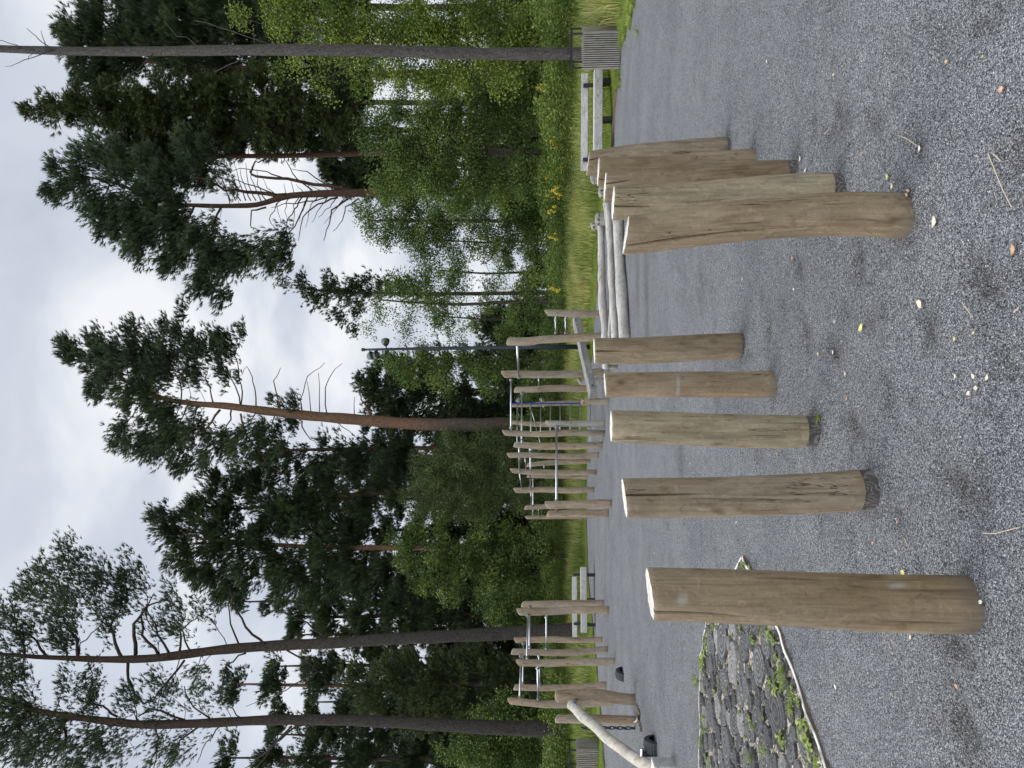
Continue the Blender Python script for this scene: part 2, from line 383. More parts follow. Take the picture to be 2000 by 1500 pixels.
cc = coords(t, (1, 1, 1), rnd=False); cd = noise(t, cc, 60, 2, .5)
for v in (v1, v2): t.links.new(cc, v.inputs['Vector'])
s1 = nd(t, 'ShaderNodeSeparateColor'); t.links.new(v1.outputs['Color'], s1.inputs[0])
s2 = nd(t, 'ShaderNodeSeparateColor'); t.links.new(v2.outputs['Color'], s2.inputs[0])
g1 = ramp(t, s1.outputs[0], [(0, (.028, .03, .034)), (.40, (.185, .190, .197)), (.72, (.36, .366, .372)), (.92, (.54, .545, .55)), (1, (.8, .8, .78))])
g2 = ramp(t, s2.outputs[1], [(0, (.028, .03, .034)), (.5, (.225, .229, .236)), (1, (.60, .61, .62))])
col = mixc(t, mth(t, 'GREATER_THAN', s2.outputs[0], .45), g1, g2)
edge = ramp(t, v1.outputs['Distance'], [(.30, (1, 1, 1)), (.75, (.5, .5, .52))])
col = mixc(t, .9, col, edge, 'MULTIPLY')
lo = noise(t, cc, .9, 4, .6, .4); lo2 = noise(t, cc, 7.5, 5, .7, .5)
col = mixc(t, .8, col, ramp(t, lo, [(.3, (.78, .79, .80)), (.7, (1.18, 1.17, 1.15))]), 'MULTIPLY')
col = mixc(t, .8, col, ramp(t, lo2, [(.30, (.60, .59, .57)), (.44, (1, 1, 1)), (.7, (1.12, 1.12, 1.12))]), 'MULTIPLY')
wt = nd(t, 'ShaderNodeAttribute', attribute_name='wet')
wn = mth(t, 'MULTIPLY', wt.outputs['Fac'], ramp(t, noise(t, cc, 26, 4, .7), [(.30, (.25, .25, .25)), (.55, (1, 1, 1))]))
col = mixc(t, mth(t, 'MULTIPLY', wn, .95), col, mixc(t, 1.0, col, (.34, .31, .28), 'MULTIPLY'))
t.links.new(col, bs.inputs['Base Color']); bs.inputs['Roughness'].default_value = .8; bs.inputs['Specular IOR Level'].default_value = .3
hh = mth(t, 'SUBTRACT', mth(t, 'ADD', mth(t, 'MULTIPLY', s1.outputs[2], .6), mth(t, 'MULTIPLY', s2.outputs[2], .35)), mth(t, 'MULTIPLY', v1.outputs['Distance'], .9))
bump(t, bs, hh, 1.0, .014)
tag(link('gravel_yard', me, m, smooth=True), kind='structure')

# grass land, one sheet to the horizon
m, t, bs = newmat('meadow_ground')
cc = coords(t, (1, 1, 1), rnd=False)
a1 = noise(t, cc, 1.2, 5, .6); a2 = noise(t, cc, 22, 4, .7)
col = ramp(t, a1, [(.3, (.05, .075, .02)), (.5, (.085, .12, .03)), (.7, (.14, .14, .055))])
col = mixc(t, .8, col, ramp(t, a2, [(.3, (.5, .5, .5)), (.7, (1.4, 1.4, 1.4))]), 'MULTIPLY')
t.links.new(col, bs.inputs['Base Color']); bs.inputs['Roughness'].default_value = 1; bs.inputs['Specular IOR Level'].default_value = .1
bump(t, bs, a2, .6, .04)
def grass_z(X, Y):
    r = np.hypot(X, Y); s = r - redge(np.arctan2(X, Y))
    return np.where(s < 0, -.06, terr(X, Y))
me = polar_mesh('grass_ground', np.concatenate([co1, np.radians(np.arange(-34, 34.01, .5)), co2]), lambda P, T: (redge(P) - .25) + (np.exp(T * 7.2) - 1) / (math.exp(7.2) - 1) * 1500, 160, grass_z)
tag(link('grass_ground', me, m, smooth=True), kind='structure')

# loose stones lying on the gravel (uncountable)
def scatter(name, TV, TF, pos, Rm, sc, tint, m, loc=(0, 0, 0)):
    k = len(pos); n = len(TV)
    V = np.einsum('kij,knj->kni', Rm, TV[None] * sc[:, None, :]) + pos[:, None, :] if TV.ndim == 2 else None
    Fc = (TF[None] + (np.arange(k) * n)[:, None, None]).reshape(-1, TF.shape[1])
    V = V.reshape(-1, 3) - np.array(loc)
    return np_mesh(name, V, Fc, np.repeat(tint, len(TF)))
def rand_rot(k):
    q = rng.normal(size=(k, 4)); q /= np.linalg.norm(q, axis=1)[:, None]; a, b, c, d = q.T
    return np.stack([np.stack([1 - 2 * (c * c + d * d), 2 * (b * c - a * d), 2 * (b * d + a * c)], -1),
                     np.stack([2 * (b * c + a * d), 1 - 2 * (b * b + d * d), 2 * (c * d - a * b)], -1),
                     np.stack([2 * (b * d - a * c), 2 * (c * d + a * b), 1 - 2 * (b * b + c * c)], -1)], 1)
def dir_rot(D):
    """rotation taking +Z to D, random twist"""
    D = D / np.linalg.norm(D, axis=1)[:, None]; k = len(D)
    r = rng.normal(size=(k, 3)); u = np.cross(D, r); u /= np.linalg.norm(u, axis=1)[:, None]; v = np.cross(D, u)
    return np.stack([u, v, D], -1)
OV = np.array([(1, 0, 0), (-1, 0, 0), (0, 1, 0), (0, -1, 0), (0, 0, 1), (0, 0, -1)], float)
OF = np.array([(0, 2, 4), (2, 1, 4), (1, 3, 4), (3, 0, 4), (2, 0, 5), (1, 2, 5), (3, 1, 5), (0, 3, 5)])
K = 90000
rr = 1.7 * (7.0 / 1.7) ** rng.random(K); ph = rng.uniform(-.62, .62, K)
X = rr * np.sin(ph); Y = rr * np.cos(ph); Z = gravel_z(X, Y)[0]
s0 = rng.uniform(.0014, .0030, K) * (1 + (rng.random(K) > .96) * .8)
sc = s0[:, None] * rng.uniform(.7, 1.3, (K, 3))
m, t, bs = newmat('loose_stone')
at = nd(t, 'ShaderNodeAttribute', attribute_name='tint')
t.links.new(ramp(t, at.outputs['Fac'], [(0, (.07, .075, .082)), (.5, (.19, .20, .215)), (.9, (.33, .34, .35)), (1, (.55, .55, .53))]), bs.inputs['Base Color']); bs.inputs['Roughness'].default_value = .75
me = scatter('loose_gravel', OV, OF, np.stack([X, Y, Z + s0 * .3], 1), rand_rot(K), sc, rng.random(K), m)
tag(link('loose_gravel', me, m), kind='stuff')

# edging strips between gravel and grass
def strip(name, ph0, ph1, m, label, wd=.03, hgt=.05, off=-.02, n=80):
    mb = MB(); P = []
    for i in range(n):
        a = ph0 + (ph1 - ph0) * i / (n - 1); r = float(redge(a)) + off
        P.append((r * math.sin(a), r * math.cos(a), r * .0))
    V = []; Fs = []
    for i, p in enumerate(P):
        a = math.atan2(p[0], p[1]); o_ = Vector((math.sin(a), math.cos(a), 0))
        zt = hgt + .008 * math.sin(i * .7)
        for dx, z in ((-wd / 2, -.05), (-wd / 2, zt), (wd / 2, zt), (wd / 2, -.05)): V.append(Vector((p[0], p[1], 0)) + o_ * dx + Vector((0, 0, z)))
    for i in range(n - 1):
        for k in range(4): Fs.append((i * 4 + k, i * 4 + (k + 1) % 4, i * 4 + 4 + (k + 1) % 4, i * 4 + 4 + k))
    mb.add(V, Fs); o = mb.build(name, m, loc=P[0]); return tag(o, label, 'edging')
strip('lawn_edging', math.atan2(620, 1450), math.atan2(170, 1450), M_rust, 'low brown edging strip between the gravel and the grass in front of the near bench', .035, .05)
strip('lawn_edging', math.atan2(-250, 1450), math.atan2(-760, 1450), M_rust, 'long low dark edging strip between the gravel and the grass by the far bench', .03, .04)

# ------------------------------------------------------------------ short posts (leapfrog posts)
def near_post(rows, label, matl, dark_px=None, crack=None, top_dpx=0.0, seed=0, scars=(), group='short round wooden posts in two rows'):
    """rows: (px, py right edge, py left edge) from the top to the ground; crack=(side -1..1, length fraction)"""
    bpx = rows[-1][0]; r_b = .1
    d = gd(bpx) + .09
    K_ = []
    for px, a, b in rows:
        A = W(px, a, d); B = W(px, b, d); K_.append((A.z, (A.x + B.x) / 2, abs(A.x - B.x) / 2))
    z_top = K_[0][0]; K_[-1] = (0.0,) + K_[-1][1:]; K_.append((-.12,) + K_[-1][1:])
    zs = np.array([k[0] for k in K_])[::-1]; xs = np.array([k[1] for k in K_])[::-1]; rs = np.array([k[2] for k in K_])[::-1]
    def sm(z, a):   # smoothed interpolation
        return sum(np.interp(z + o, zs, a) for o in (-.08, -.04, 0, .04, .08)) / 5
    root = thing('wooden_post', (float(xs[0]), d, 0), label, 'post', group)
    va = math.atan2(-d, -float(xs[0])) + 2 * math.pi
    def shaft(z0, z1, scale, name, m, dosc=True, top=False):
        nr, ns = (110, 132) if z1 - z0 > .3 else (14, 96)
        Z = np.linspace(z0, z1, nr); A = np.linspace(0, 2 * math.pi, ns, endpoint=False)
        ZZ, AA = np.meshgrid(Z, A, indexing='ij')
        R = sm(ZZ, rs) * scale
        mul = 1 + .022 * vnoise(np.cos(AA) * 1.6, np.sin(AA) * 1.6, ZZ * 3 + seed, seed) + .012 * vnoise(np.cos(AA) * 5, np.sin(AA) * 5, ZZ * 7, seed + 1) + .006 * vnoise(np.cos(AA) * 14, np.sin(AA) * 14, ZZ * 18, seed + 2)
        # knots
        rr_ = np.random.default_rng(seed)
        for _ in range(7):
            ka, kz, ks = rr_.uniform(math.pi, 2 * math.pi), rr_.uniform(.1, z_top), rr_.uniform(.012, .03)
            da = (AA - ka) * .1; mul = mul + .035 * np.exp(-((da / ks) ** 2 + ((ZZ - kz) / (ks * 1.4)) ** 2)) - .03 * np.exp(-((da / (ks * .4)) ** 2 + ((ZZ - kz) / (ks * .5)) ** 2))
        CK = np.zeros_like(ZZ); SC_ = np.zeros_like(ZZ)
        for spx, su, sw, sh in scars:
            sz = W(spx, 750, d - .09).z; sa_ = va + math.asin(su)
            SC_ = np.maximum(SC_, np.exp(-(((AA - sa_ + (ZZ - sz) * 2) / sw) ** 4 + ((ZZ - sz) / sh) ** 4)))
        if dosc:
            cracks = [(rr_.uniform(3.3, 6.1), rr_.uniform(.1, .9) * z_top, rr_.uniform(.06, .22), .05) for _ in range(5)]
            for ca, cz, cl, dp in cracks:
                wob = .05 * vnoise(ZZ * 9, 0 * ZZ + ca, 0, seed + 4)
                g_ = np.exp(-((AA - ca + wob) / .028) ** 2) * np.clip(1 - ((ZZ - cz) / cl) ** 2, 0, 1); mul = mul - dp * g_; CK = np.maximum(CK, .55 * g_)
            if crack:
                ca = va + math.asin(crack[0]); L_ = crack[1] * z_top
                wob = .07 * vnoise(ZZ * 5, 0 * ZZ, 0, seed + 5)
                tp = np.clip((ZZ - (z_top - L_)) / L_, 0, 1) ** .6
                g_ = np.clip(tp * 2, 0, 1) * np.exp(-((AA - ca + wob) / (.016 + .022 * tp)) ** 2); mul = mul - .30 * tp * g_; CK = np.maximum(CK, g_)
        X = sm(ZZ, xs) + R * mul * np.cos(AA); Y = d + R * mul * np.sin(AA)
        V = np.stack([X, Y, ZZ], -1)
        if top:
            rx = float(sm(z1, rs)); sl_ = top_dpx / FPX * d / rx / 2
            wgt = np.clip((ZZ - (z1 - .12)) / .12, 0, 1) ** 1
            V[..., 2] += wgt * (X - float(sm(z1, xs))) * sl_
            V[-1, :, 0] = float(sm(z1, xs)) + (V[-1, :, 0] - float(sm(z1, xs))) * .965; V[-1, :, 1] = d + (V[-1, :, 1] - d) * .965
            V[-1, :, 2] += .001
        last = V[-1].copy()
        V = V.reshape(-1, 3) - np.array(root.location)
        i = np.arange(nr - 1)[:, None] * ns; j = np.arange(ns)[None]; jn = (j + 1) % ns
        Fc = np.stack([(i + j).ravel(), (i + jn).ravel(), (i + jn + ns).ravel(), (i + j + ns).ravel()], 1)
        me = np_mesh(name, V, Fc)
        for an, av in (('crack', CK), ('scar', SC_)):
            at = me.attributes.new(an, 'FLOAT', 'POINT'); at.data.foreach_set('value', av.reshape(-1).astype(np.float32))
        link(name, me, m, root, smooth=True)
        return last
    z_dark = 0
    if dark_px: z_dark = W(dark_px, 750, d - .09).z
    last = shaft(z_dark if dark_px else -.12, z_top, 1.0, 'shaft', matl, True, True)
    if dark_px:
        shaft(-.12, z_dark + .004, .965, 'base', M_darkbase, False)
        # ledge under the shaft
    # cut end: rings from the last ring inwards
    c0 = last.mean(0); V = []; nr = 10; ns = len(last)
    for k in range(nr + 1):
        f = 1 - k / nr
        P = c0 + (last - c0) * f
        P[:, 2] += .003 * (1 - f * f) + .0015 * vnoise(P[:, 0] * 60, P[:, 1] * 60, 0, seed) + .0004
        V.append(P)
    V = np.concatenate(V) - np.array(root.location)
    i = np.arange(nr)[:, None] * ns; j = np.arange(ns)[None]; jn = (j + 1) % ns
    Fc = np.stack([(i + j).ravel(), (i + jn).ravel(), (i + jn + ns).ravel(), (i + j + ns).ravel()], 1)
    link('cut_end', np_mesh('cut_end', V, Fc), M_cut, root, smooth=True)
    return root
A_, B_, O_ = M_post
# the row that runs from the lower corner into the yard (nearest first)
near_post([(1270, 1110, 1210), (1400, 1112, 1214), (1550, 1117, 1221), (1700, 1124, 1231), (1820, 1125, 1236), (1919, 1126, 1237)], 'nearest and thickest brown post, standing before the bed of log slices', A_, None, (-.68, .30), 10, 3, scars=((1332, -.2, .22, .02), (1760, .6, .12, .03)))
near_post([(1220, 935, 1011), (1400, 932, 1010), (1550, 927, 1006), (1650, 921, 1000), (1720, 914, 996)], 'brown post with a long open crack from its top and a dark ringed foot', B_, 1690, (.15, .34), 8, 4)
near_post([(1194, 801, 863), (1300, 804, 868), (1400, 808, 873), (1500, 810, 875), (1607, 812, 873)], 'olive knotty post with a dark foot and a grass blade growing at it', O_, 1581, (-.8, .3), 0, 5)
near_post([(1182, 727, 775), (1300, 727, 776), (1370, 725, 776), (1440, 727, 777), (1521, 722, 776)], 'slim tan post with a pale ring-like scar halfway up, without a dark foot', A_, None, (.7, .1), 3, 6, scars=((1325, -.1, 1.0, .008),))
near_post([(1161, 661, 711), (1260, 659, 711), (1360, 653, 705), (1457, 650, 701)], 'post with a dark blotch near its top, in front of the silvery logs\' end', B_, 1450, (.05, .22), 2, 7)
# the row of five close together in front of the bench
near_post([(1223, 423, 499), (1320, 408, 485), (1420, 394, 474), (1520, 384, 465), (1640, 376, 460), (1730, 376, 462), (1789, 379, 468)], 'curved warm brown post with one long crack, front of the tight row of five', A_, None, (-.5, .55), -11, 8)
near_post([(1198, 363, 430), (1350, 357, 425), (1450, 347, 412), (1550, 340, 402), (1656, 337, 400)], 'pale olive post with a dark foot, second of the tight row of five', O_, 1633, (-.2, .2), -3, 9)
near_post([(1182, 337, 396), (1300, 327, 384), (1430, 318, 373), (1560, 312, 366)], 'greyish tan post with a dark foot, middle one of the tight row of five', B_, 1543, (.3, .15), -3, 10)
near_post([(1169, 308, 364), (1300, 305, 357), (1400, 296, 346), (1482, 290, 339)], 'reddish brown post with no dark foot, fourth of the tight row of five', A_, None, (-.5, .2), -2, 11)
near_post([(1149, 297, 344), (1220, 284, 332), (1330, 274, 321), (1428, 267, 314)], 'farthest post of the tight row, with a narrow dark foot, overlapping the bench end', B_, 1421, (.4, .15), -6, 12)

# ------------------------------------------------------------------ climbing frames of tall posts and steel bars
def pole(parent, rows, name='post', m=None, basepx=None, d=None, n=18, seed=0, slant=.06):
    """a slender round wood pole; rows (px, py centre, width px); d from the base row"""
    if d is None: d = gd(basepx if basepx else rows[-1][0]) + .08
    K_ = [(W(px, py, d).z, W(px, py, d).x, wd / FPX * d / 2) for px, py, wd in rows]
    K_.append((-.1, K_[-1][1], K_[-1][2]))
    zs = np.array([k[0] for k in K_])[::-1]; xs = np.array([k[1] for k in K_])[::-1]; rs = np.array([k[2] for k in K_])[::-1]
    nr = 44; Z = np.linspace(zs[0], zs[-1], nr)
    def sm(z, a): return sum(np.interp(z + o, zs, a) for o in (-.15, -.07, 0, .07, .15)) / 5
    Z[-2] = Z[-1] - .02; Z[-3] = Z[-1] - .08
    A = np.linspace(0, 2 * math.pi, n, endpoint=False); ZZ, AA = np.meshgrid(Z, A, indexing='ij')
    R = sm(ZZ, rs) * (1 + .06 * vnoise(np.cos(AA) * 1.2 + seed, np.sin(AA) * 1.2, ZZ * 2.2, seed) + .03 * vnoise(np.cos(AA) * 3, np.sin(AA) * 3, ZZ * 6, seed))
    R[-1] *= .88
    cx = sm(ZZ, xs) + .014 * vnoise(ZZ * 1.3, ZZ * 0 + seed, 0, seed); cy = d + .02 * vnoise(ZZ * 1.1, ZZ * 0 + seed, 5, seed)
    X = cx + R * np.cos(AA); Y = cy + R * np.sin(AA)
    wgt = np.clip((ZZ - (Z[-1] - .1)) / .1, 0, 1); sg = 1 if (seed % 2) else -.4
    ZZ = ZZ + wgt * ((X - cx) * slant / .08 * sg * .8 - (Y - cy) * .3)
    V = np.stack([X, Y, ZZ], -1); 
    loc = np.array(parent.location) if parent is not None else np.array([float(xs[0]), d, 0])
    V = V.reshape(-1, 3); V = np.vstack([V, V[-n:].mean(0)[None]]) - loc
    Fs = [[i * n + k, i * n + (k + 1) % n, (i + 1) * n + (k + 1) % n, (i + 1) * n + k] for i in range(nr - 1) for k in range(n)]
    Fs += [[(nr - 1) * n + k, (nr - 1) * n + (k + 1) % n, nr * n] for k in range(n)]
    me = bpy.data.meshes.new(name); me.from_pydata([tuple(v) for v in V], [], Fs); me.update()
    o = link(name, me, m or M_post_far, parent, None if parent is not None else tuple(loc), smooth=True)
    o['depth'] = d
    return o, d
def bar(parent, px0, py0, d0, px1, py1, d1, r=.021, name='bar', m=None, ext=.05, clamps=True):
    a = W(px0, py0, d0); b = W(px1, py1, d1); u = (b - a).normalized()
    mb = MB(); mb.tube([a - u * ext, b + u * ext], r, 12)
    o = mb.build(name, m or M_steel, parent, smooth=False)
    for f in o.data.polygons: f.use_smooth = len(f.vertices) == 4
    if clamps:
        for q, s in ((a, 1), (b, -1)):
            c = MB(); p = q + u * s * .10; c.tube([p - u * .012, p + u * .03], r * 2.1, 12); cl = c.build('clamp', M_galv, parent)
            cl.parent = o; cl.location = parent.location - parent.location
    return o

fr = thing('climbing_frame', tuple(G(1178, 760)), 'tall frame of round posts with steel rungs and a blue rope, by the lamp post', 'climbing frame')
_, D1 = pole(fr, [(1067, 611, 13), (1120, 612, 14), (1175, 613, 14), (1192, 613, 14)], seed=1)
_, D2 = pole(fr, [(992, 667, 16), (1030, 668, 17), (1060, 662, 15), (1110, 661, 15), (1140, 660, 16), (1190, 657, 17)], seed=2)
_, D3 = pole(fr, [(983, 731, 15), (1010, 730, 15), (1060, 732, 14), (1120, 731, 15), (1179, 726, 15)], seed=3)
_, D4 = pole(fr, [(1006, 761, 12), (1060, 760, 13), (1110, 759, 13), (1165, 761, 13)], seed=4)
_, D5 = pole(fr, [(998, 792, 7), (1060, 789, 9), (1110, 787, 10), (1152, 787, 11)], seed=5)
_, D6b = pole(fr, [(1000, 825, 8), (1040, 829, 10), (1090, 829, 11), (1153, 828, 11)], seed=6)
_, D8 = pole(fr, [(984, 845, 11), (1040, 847, 12), (1110, 845, 13), (1182, 847, 13)], seed=7)
_, D9 = pole(fr, [(1005, 869, 11), (1060, 872, 14), (1120, 871, 14), (1177, 870, 13)], seed=8)
bar(fr, 1010, 668, D2, 1013, 738, D3 , .03); bar(fr, 1085, 617, D1, 1085, 655, D2, .018); bar(fr, 1104.5, 617, D1, 1104.5, 655, D2, .018)
bar(fr, 998, 736, D3, 998, 842, D8, .024); bar(fr, 1019, 766, D4, 1019, 864, D9, .026); bar(fr, 1052, 737, D3, 1052, 760, D4, .018)
bar(fr, 1010, 790, D5, 1010, 864, D9, .018, clamps=False)
for p in (1037, 1056, 1075, 1094, 1114, 1133): bar(fr, p, 789, D5, p, 842, D8, .017, 'rung', clamps=False)
bar(fr, 1153, 780, D5 + .0, 1153, 866, D9, .017, 'rung', clamps=False)
bar(fr, 1035, 793, D5, 1045, 826, D6b, .014)
bar(fr, 1045, 828, D6b, 1056, 868, D9, .014)
mb = MB(); P = [W(995 + k * 3.5, 788 + .5 * math.sin(k * .9), D5 - .12) for k in range(41)]
mb.tube(P, [.022 + .006 * (k % 2) for k in range(41)], 8)
P = [W(996, 787 + .8 * k, D8 - .1 + (D5 - D8) * max(0, 1 - k / 2)) for k in range(3)]
mb.build('rope', M_rope, fr, smooth=True)

# far group of poles
f2 = thing('climbing_frame', tuple(G(1166, 920)), 'farther frame of thin crooked posts joined by high steel bars, behind the low bar', 'climbing frame')
_, E1 = pole(f2, [(993, 889, 11), (1040, 889, 11), (1120, 891, 11), (1170, 889, 12)], seed=11)
_, E2 = pole(f2, [(1030, 909, 9), (1060, 904, 10), (1100, 902, 10), (1154, 901, 8)], seed=12)
_, E3 = pole(f2, [(999, 919, 10), (1040, 922, 11), (1090, 923, 12), (1130, 922, 11), (1165, 923, 12)], seed=13)
_, E4 = pole(f2, [(1030, 930, 7), (1080, 931, 8), (1148, 932, 8)], seed=14)
_, E5 = pole(f2, [(1006, 958, 11), (1060, 956, 11), (1100, 958, 12), (1161, 956, 11)], seed=15)
_, E6 = pole(f2, [(1026, 991, 10), (1080, 989, 10), (1151, 988, 9)], seed=16)
_, E7 = pole(f2, [(1028, 1011, 7), (1090, 1010, 8), (1148, 1010, 8)], seed=17)
bar(f2, 1014, 866, E1, 1014, 921, E3, .03); bar(f2, 1014, 919, E3, 1019, 957, E5, .02); bar(f2, 1036, 876, E1, 1036, 955, E5, .03)
bar(f2, 1037, 958, E5, 1038, 989, E6, .02); bar(f2, 1041, 932, E4, 1041, 1009, E7, .022); bar(f2, 1025, 892, E1, 1028, 920, E3, .015)
bar(f2, 1052, 989, E6, 1052, 1010, E7, .015); bar(f2, 1062, 905, E2, 1064, 930, E4, .014)
# low bar in front
f3 = thing('low_bar_frame', tuple(G(1190, 900)), 'three shorter posts carrying one long low shiny steel bar', 'exercise bar')
_, B1 = pole(f3, [(1068, 828, 12), (1100, 828, 12), (1140, 827, 13), (1182, 827, 13)], m=M_greypost, seed=21)
_, B2 = pole(f3, [(1068, 986, 15), (1120, 985, 16), (1180, 983, 16), (1196, 984, 16)], seed=23)
_, B3 = pole(f3, [(1070, 1003, 14), (1120, 1003, 15), (1190, 1003, 15)], seed=24)
bar(f3, 1087, 830, B1, 1087, 985, B2, .03); bar(f3, 1087, 985, B2, 1087, 996, B3, .03, clamps=False)
# left hand frame
f4 = thing('pull_up_frame', tuple(G(1190, 1280)), 'seven tall posts linked by pairs of steel bars near the small far bench', 'climbing frame')
_, H1 = pole(f4, [(1013, 1196, 14), (1060, 1194, 14), (1110, 1193, 14), (1150, 1192, 14), (1190, 1191, 15)], seed=31)
_, H2 = pole(f4, [(1020, 1180, 12), (1100, 1180, 14), (1180, 1178, 14)], seed=32)
_, H3 = pole(f4, [(1007, 1251, 11), (1080, 1249, 12), (1130, 1250, 11), (1177, 1249, 11)], seed=33)
_, H4 = pole(f4, [(1000, 1272, 12), (1060, 1274, 12), (1110, 1275, 13), (1150, 1272, 12), (1188, 1268, 12)], seed=34)
_, H5 = pole(f4, [(1012, 1295, 13), (1060, 1295, 14), (1140, 1294, 15), (1202, 1293, 15)], seed=35)
_, H6 = pole(f4, [(1005, 1343, 12), (1060, 1344, 12), (1120, 1343, 12), (1185, 1338, 13)], seed=36)
_, H7 = pole(f4, [(995, 1370, 13), (1050, 1374, 14), (1100, 1376, 15), (1150, 1375, 14), (1198, 1373, 12)], seed=37)
bar(f4, 1031, 1198, H1, 1029, 1290, H5, .022); bar(f4, 1034, 1182, H2, 1034, 1270, H4, .022); bar(f4, 1067, 1198, H1, 1067, 1272, H4, .021)
bar(f4, 1017, 1276, H4, 1015, 1368, H7, .022); bar(f4, 1022, 1252, H3, 1021, 1340, H6, .022)
bar(f4, 1052, 1274, H4, 1055, 1342, H6, .02); bar(f4, 1050, 1298, H5, 1051, 1370, H7, .022)

# ------------------------------------------------------------------ swinging driftwood beam and its two posts
sp1, S1 = pole(None, [(1087, 1359.5, 23), (1130, 1360, 24), (1170, 1359, 23), (1210, 1365, 21), (1241, 1367, 21)], 'swing_post', seed=41, n=40, slant=0.02)
tag(sp1, 'thick flat-topped brown post that holds the upper end of the curved pale beam', 'post')
sp2, S2 = pole(None, [(1086, 1403.5, 15), (1120, 1405, 16), (1170, 1406, 17), (1243, 1408, 17)], 'swing_post', seed=42, n=30, slant=0.02)
tag(sp2, 'brown post behind the curved pale beam, with a chain hanging beside it', 'post')
bm = thing('driftwood_beam', tuple(G(1262, 1440)), 'curved weathered pale log leaning from a thick post down to the ground', 'balance beam')
keys = [(1111, 1374, 18, S1 - .25), (1122, 1381, 21, S1 - .3), (1144, 1404, 20, S1 - .7), (1174, 1430, 20, S1 - 1.3), (1204, 1456, 21, S1 - 1.9), (1235, 1478, 22, S1 - 2.4), (1262, 1493, 25, S1 - 2.8), (1285, 1506, 25, S1 - 3.1), (1300, 1530, 24, S1 - 3.4)]
ks = np.array(keys); tt = np.linspace(0, len(keys) - 1, 60); P = []; R = []
for t_ in tt:
    v = [np.interp(t_, range(len(keys)), ks[:, i]) for i in range(4)]; P.append(W(v[0], v[1], v[3]) + Vector((.01 * math.sin(t_ * 3.1), 0, .01 * math.sin(t_ * 4.3)))); R.append(v[2] / FPX * v[3] / 2)
for _ in range(3): P = [P[0]] + [(P[i - 1] + P[i] * 2 + P[i + 1]) / 4 for i in range(1, len(P) - 1)] + [P[-1]]
R[0] *= .55; R[1] *= .85
mb = MB(); mb.tube(P, R, 28); mb.build('log', M_drift, bm, smooth=True)
mb = MB(); a = W(1124, 1372, S1 - .2); mb.tube([a, a + Vector((0, .3, 0))], .03, 12); mb.tube([W(1122, 1368, S1 - .22), W(1122, 1378, S1 - .42)], .035, 12); mb.build('bolt', M_galv, bm)
# chain
def chain(P, name, label, m, link_l=.05, r=.008):
    root = thing(name, tuple(P[0]), label, 'chain')
    mb = MB(); L = [0]
    for i in range(1, len(P)): L.append(L[-1] + (P[i] - P[i - 1]).length)
    n = int(L[-1] / (link_l * .8)); 
    for k in range(n):
        s = k * link_l * .8; i = max(j for j in range(len(P) - 1) if L[j] <= s); f = (s - L[i]) / max(1e-6, L[i + 1] - L[i])
        c = P[i].lerp(P[i + 1], f); u = (P[i + 1] - P[i]).normalized(); q = Vector((0, 1, 0)) if abs(u.y) < .9 else Vector((1, 0, 0)); a = u.cross(q).normalized(); b = u.cross(a)
        s_ = a if k % 2 else b
        pts = [c + u * (link_l * .5 * math.cos(t)) + s_ * (link_l * .3 * math.sin(t)) for t in np.linspace(0, 2 * math.pi, 9)]
        mb.tube(pts, r, 5, cap=False)
    mb.build('links', m, root); return root
chain([W(1140 + k * 11.4, 1422 + .4 * math.sin(k), S2 + .1) for k in range(11)], 'hanging_chain', 'dark chain hanging straight down beside the farther swing post', M_chain, .09, .013)
chain([G(px, py, .02) for px, py in ((1244, 1377), (1246, 1385), (1249, 1395), (1247, 1405), (1250, 1415), (1253, 1430))], 'ground_chain', 'slack rusty chain lying on the gravel at the foot of the swing posts', M_rust, .07, .011)
mb = MB(); mb.tube([G(px, py, z) for px, py, z in ((1234, 1412, .06), (1241, 1410, .03), (1245, 1406, .03), (1246, 1400, .05), (1243, 1394, .02))], [.01, .018, .02, .018, .01], 8)
tag(mb.build('driftwood_stick', M_drift, None, tuple(G(1243, 1404)), smooth=True), 'small curved pale stick on the gravel before the farther swing post', 'stick')
# half buried tyres
def tyre(px, py0, py1, label, handle=False, rot=0.0):
    w_ = 0; c = G(px, (py0 + py1) / 2); dd = c.y; wd = abs(W(px, py0, dd).x - W(px, py1, dd).x)
    root = thing('half_buried_tyre', tuple(c), label, 'tyre', 'half-buried tyres')
    Rr, n, prof = .27, 40, []
    half = wd * .5
    for k in range(11):
        a = math.pi * k / 10; prof.append((half * math.cos(a) * (1 if abs(math.cos(a)) < .95 else .9), Rr - .09 + .09 * (math.sin(a) ** .45)))
    V = []; Fs = []
    for i in range(n + 1):
        th_ = -.25 + (math.pi + .5) * i / n
        for k, (x, r) in enumerate(prof):
            rr_ = r - (.008 if (i % 2 == 0 and 2 < k < 8) else 0) - (.01 if k in (4, 6) else 0)
            p = Vector((x, rr_ * math.cos(th_), rr_ * math.sin(th_) - .10)); p = Matrix.Rotation(rot, 3, 'Z') @ p
            V.append(c + Vector((0, .2, 0)) + p)
    for i in range(n):
        for k in range(10): Fs.append((i * 11 + k, i * 11 + k + 1, (i + 1) * 11 + k + 1, (i + 1) * 11 + k))
    mb = MB(); mb.add(V, Fs); mb.build('tread', M_rubber, root, smooth=False)
    if handle:
        mb = MB(); a = W(1254, 1462, dd + .1); b = W(1254, 1483, dd + .1); mb.tube([a, b], .028, 12); mb.build('handle', M_steel, root, smooth=False)
        mb = MB(); mb.box((a + b) / 2 + Vector((0, 0, -.11)), (.05, .06, .2)); mb.build('bracket', M_rubber, root)
    return root
tyre(1219, 1315, 1333, 'small half-buried black tyre standing alone on the gravel near the tall posts')
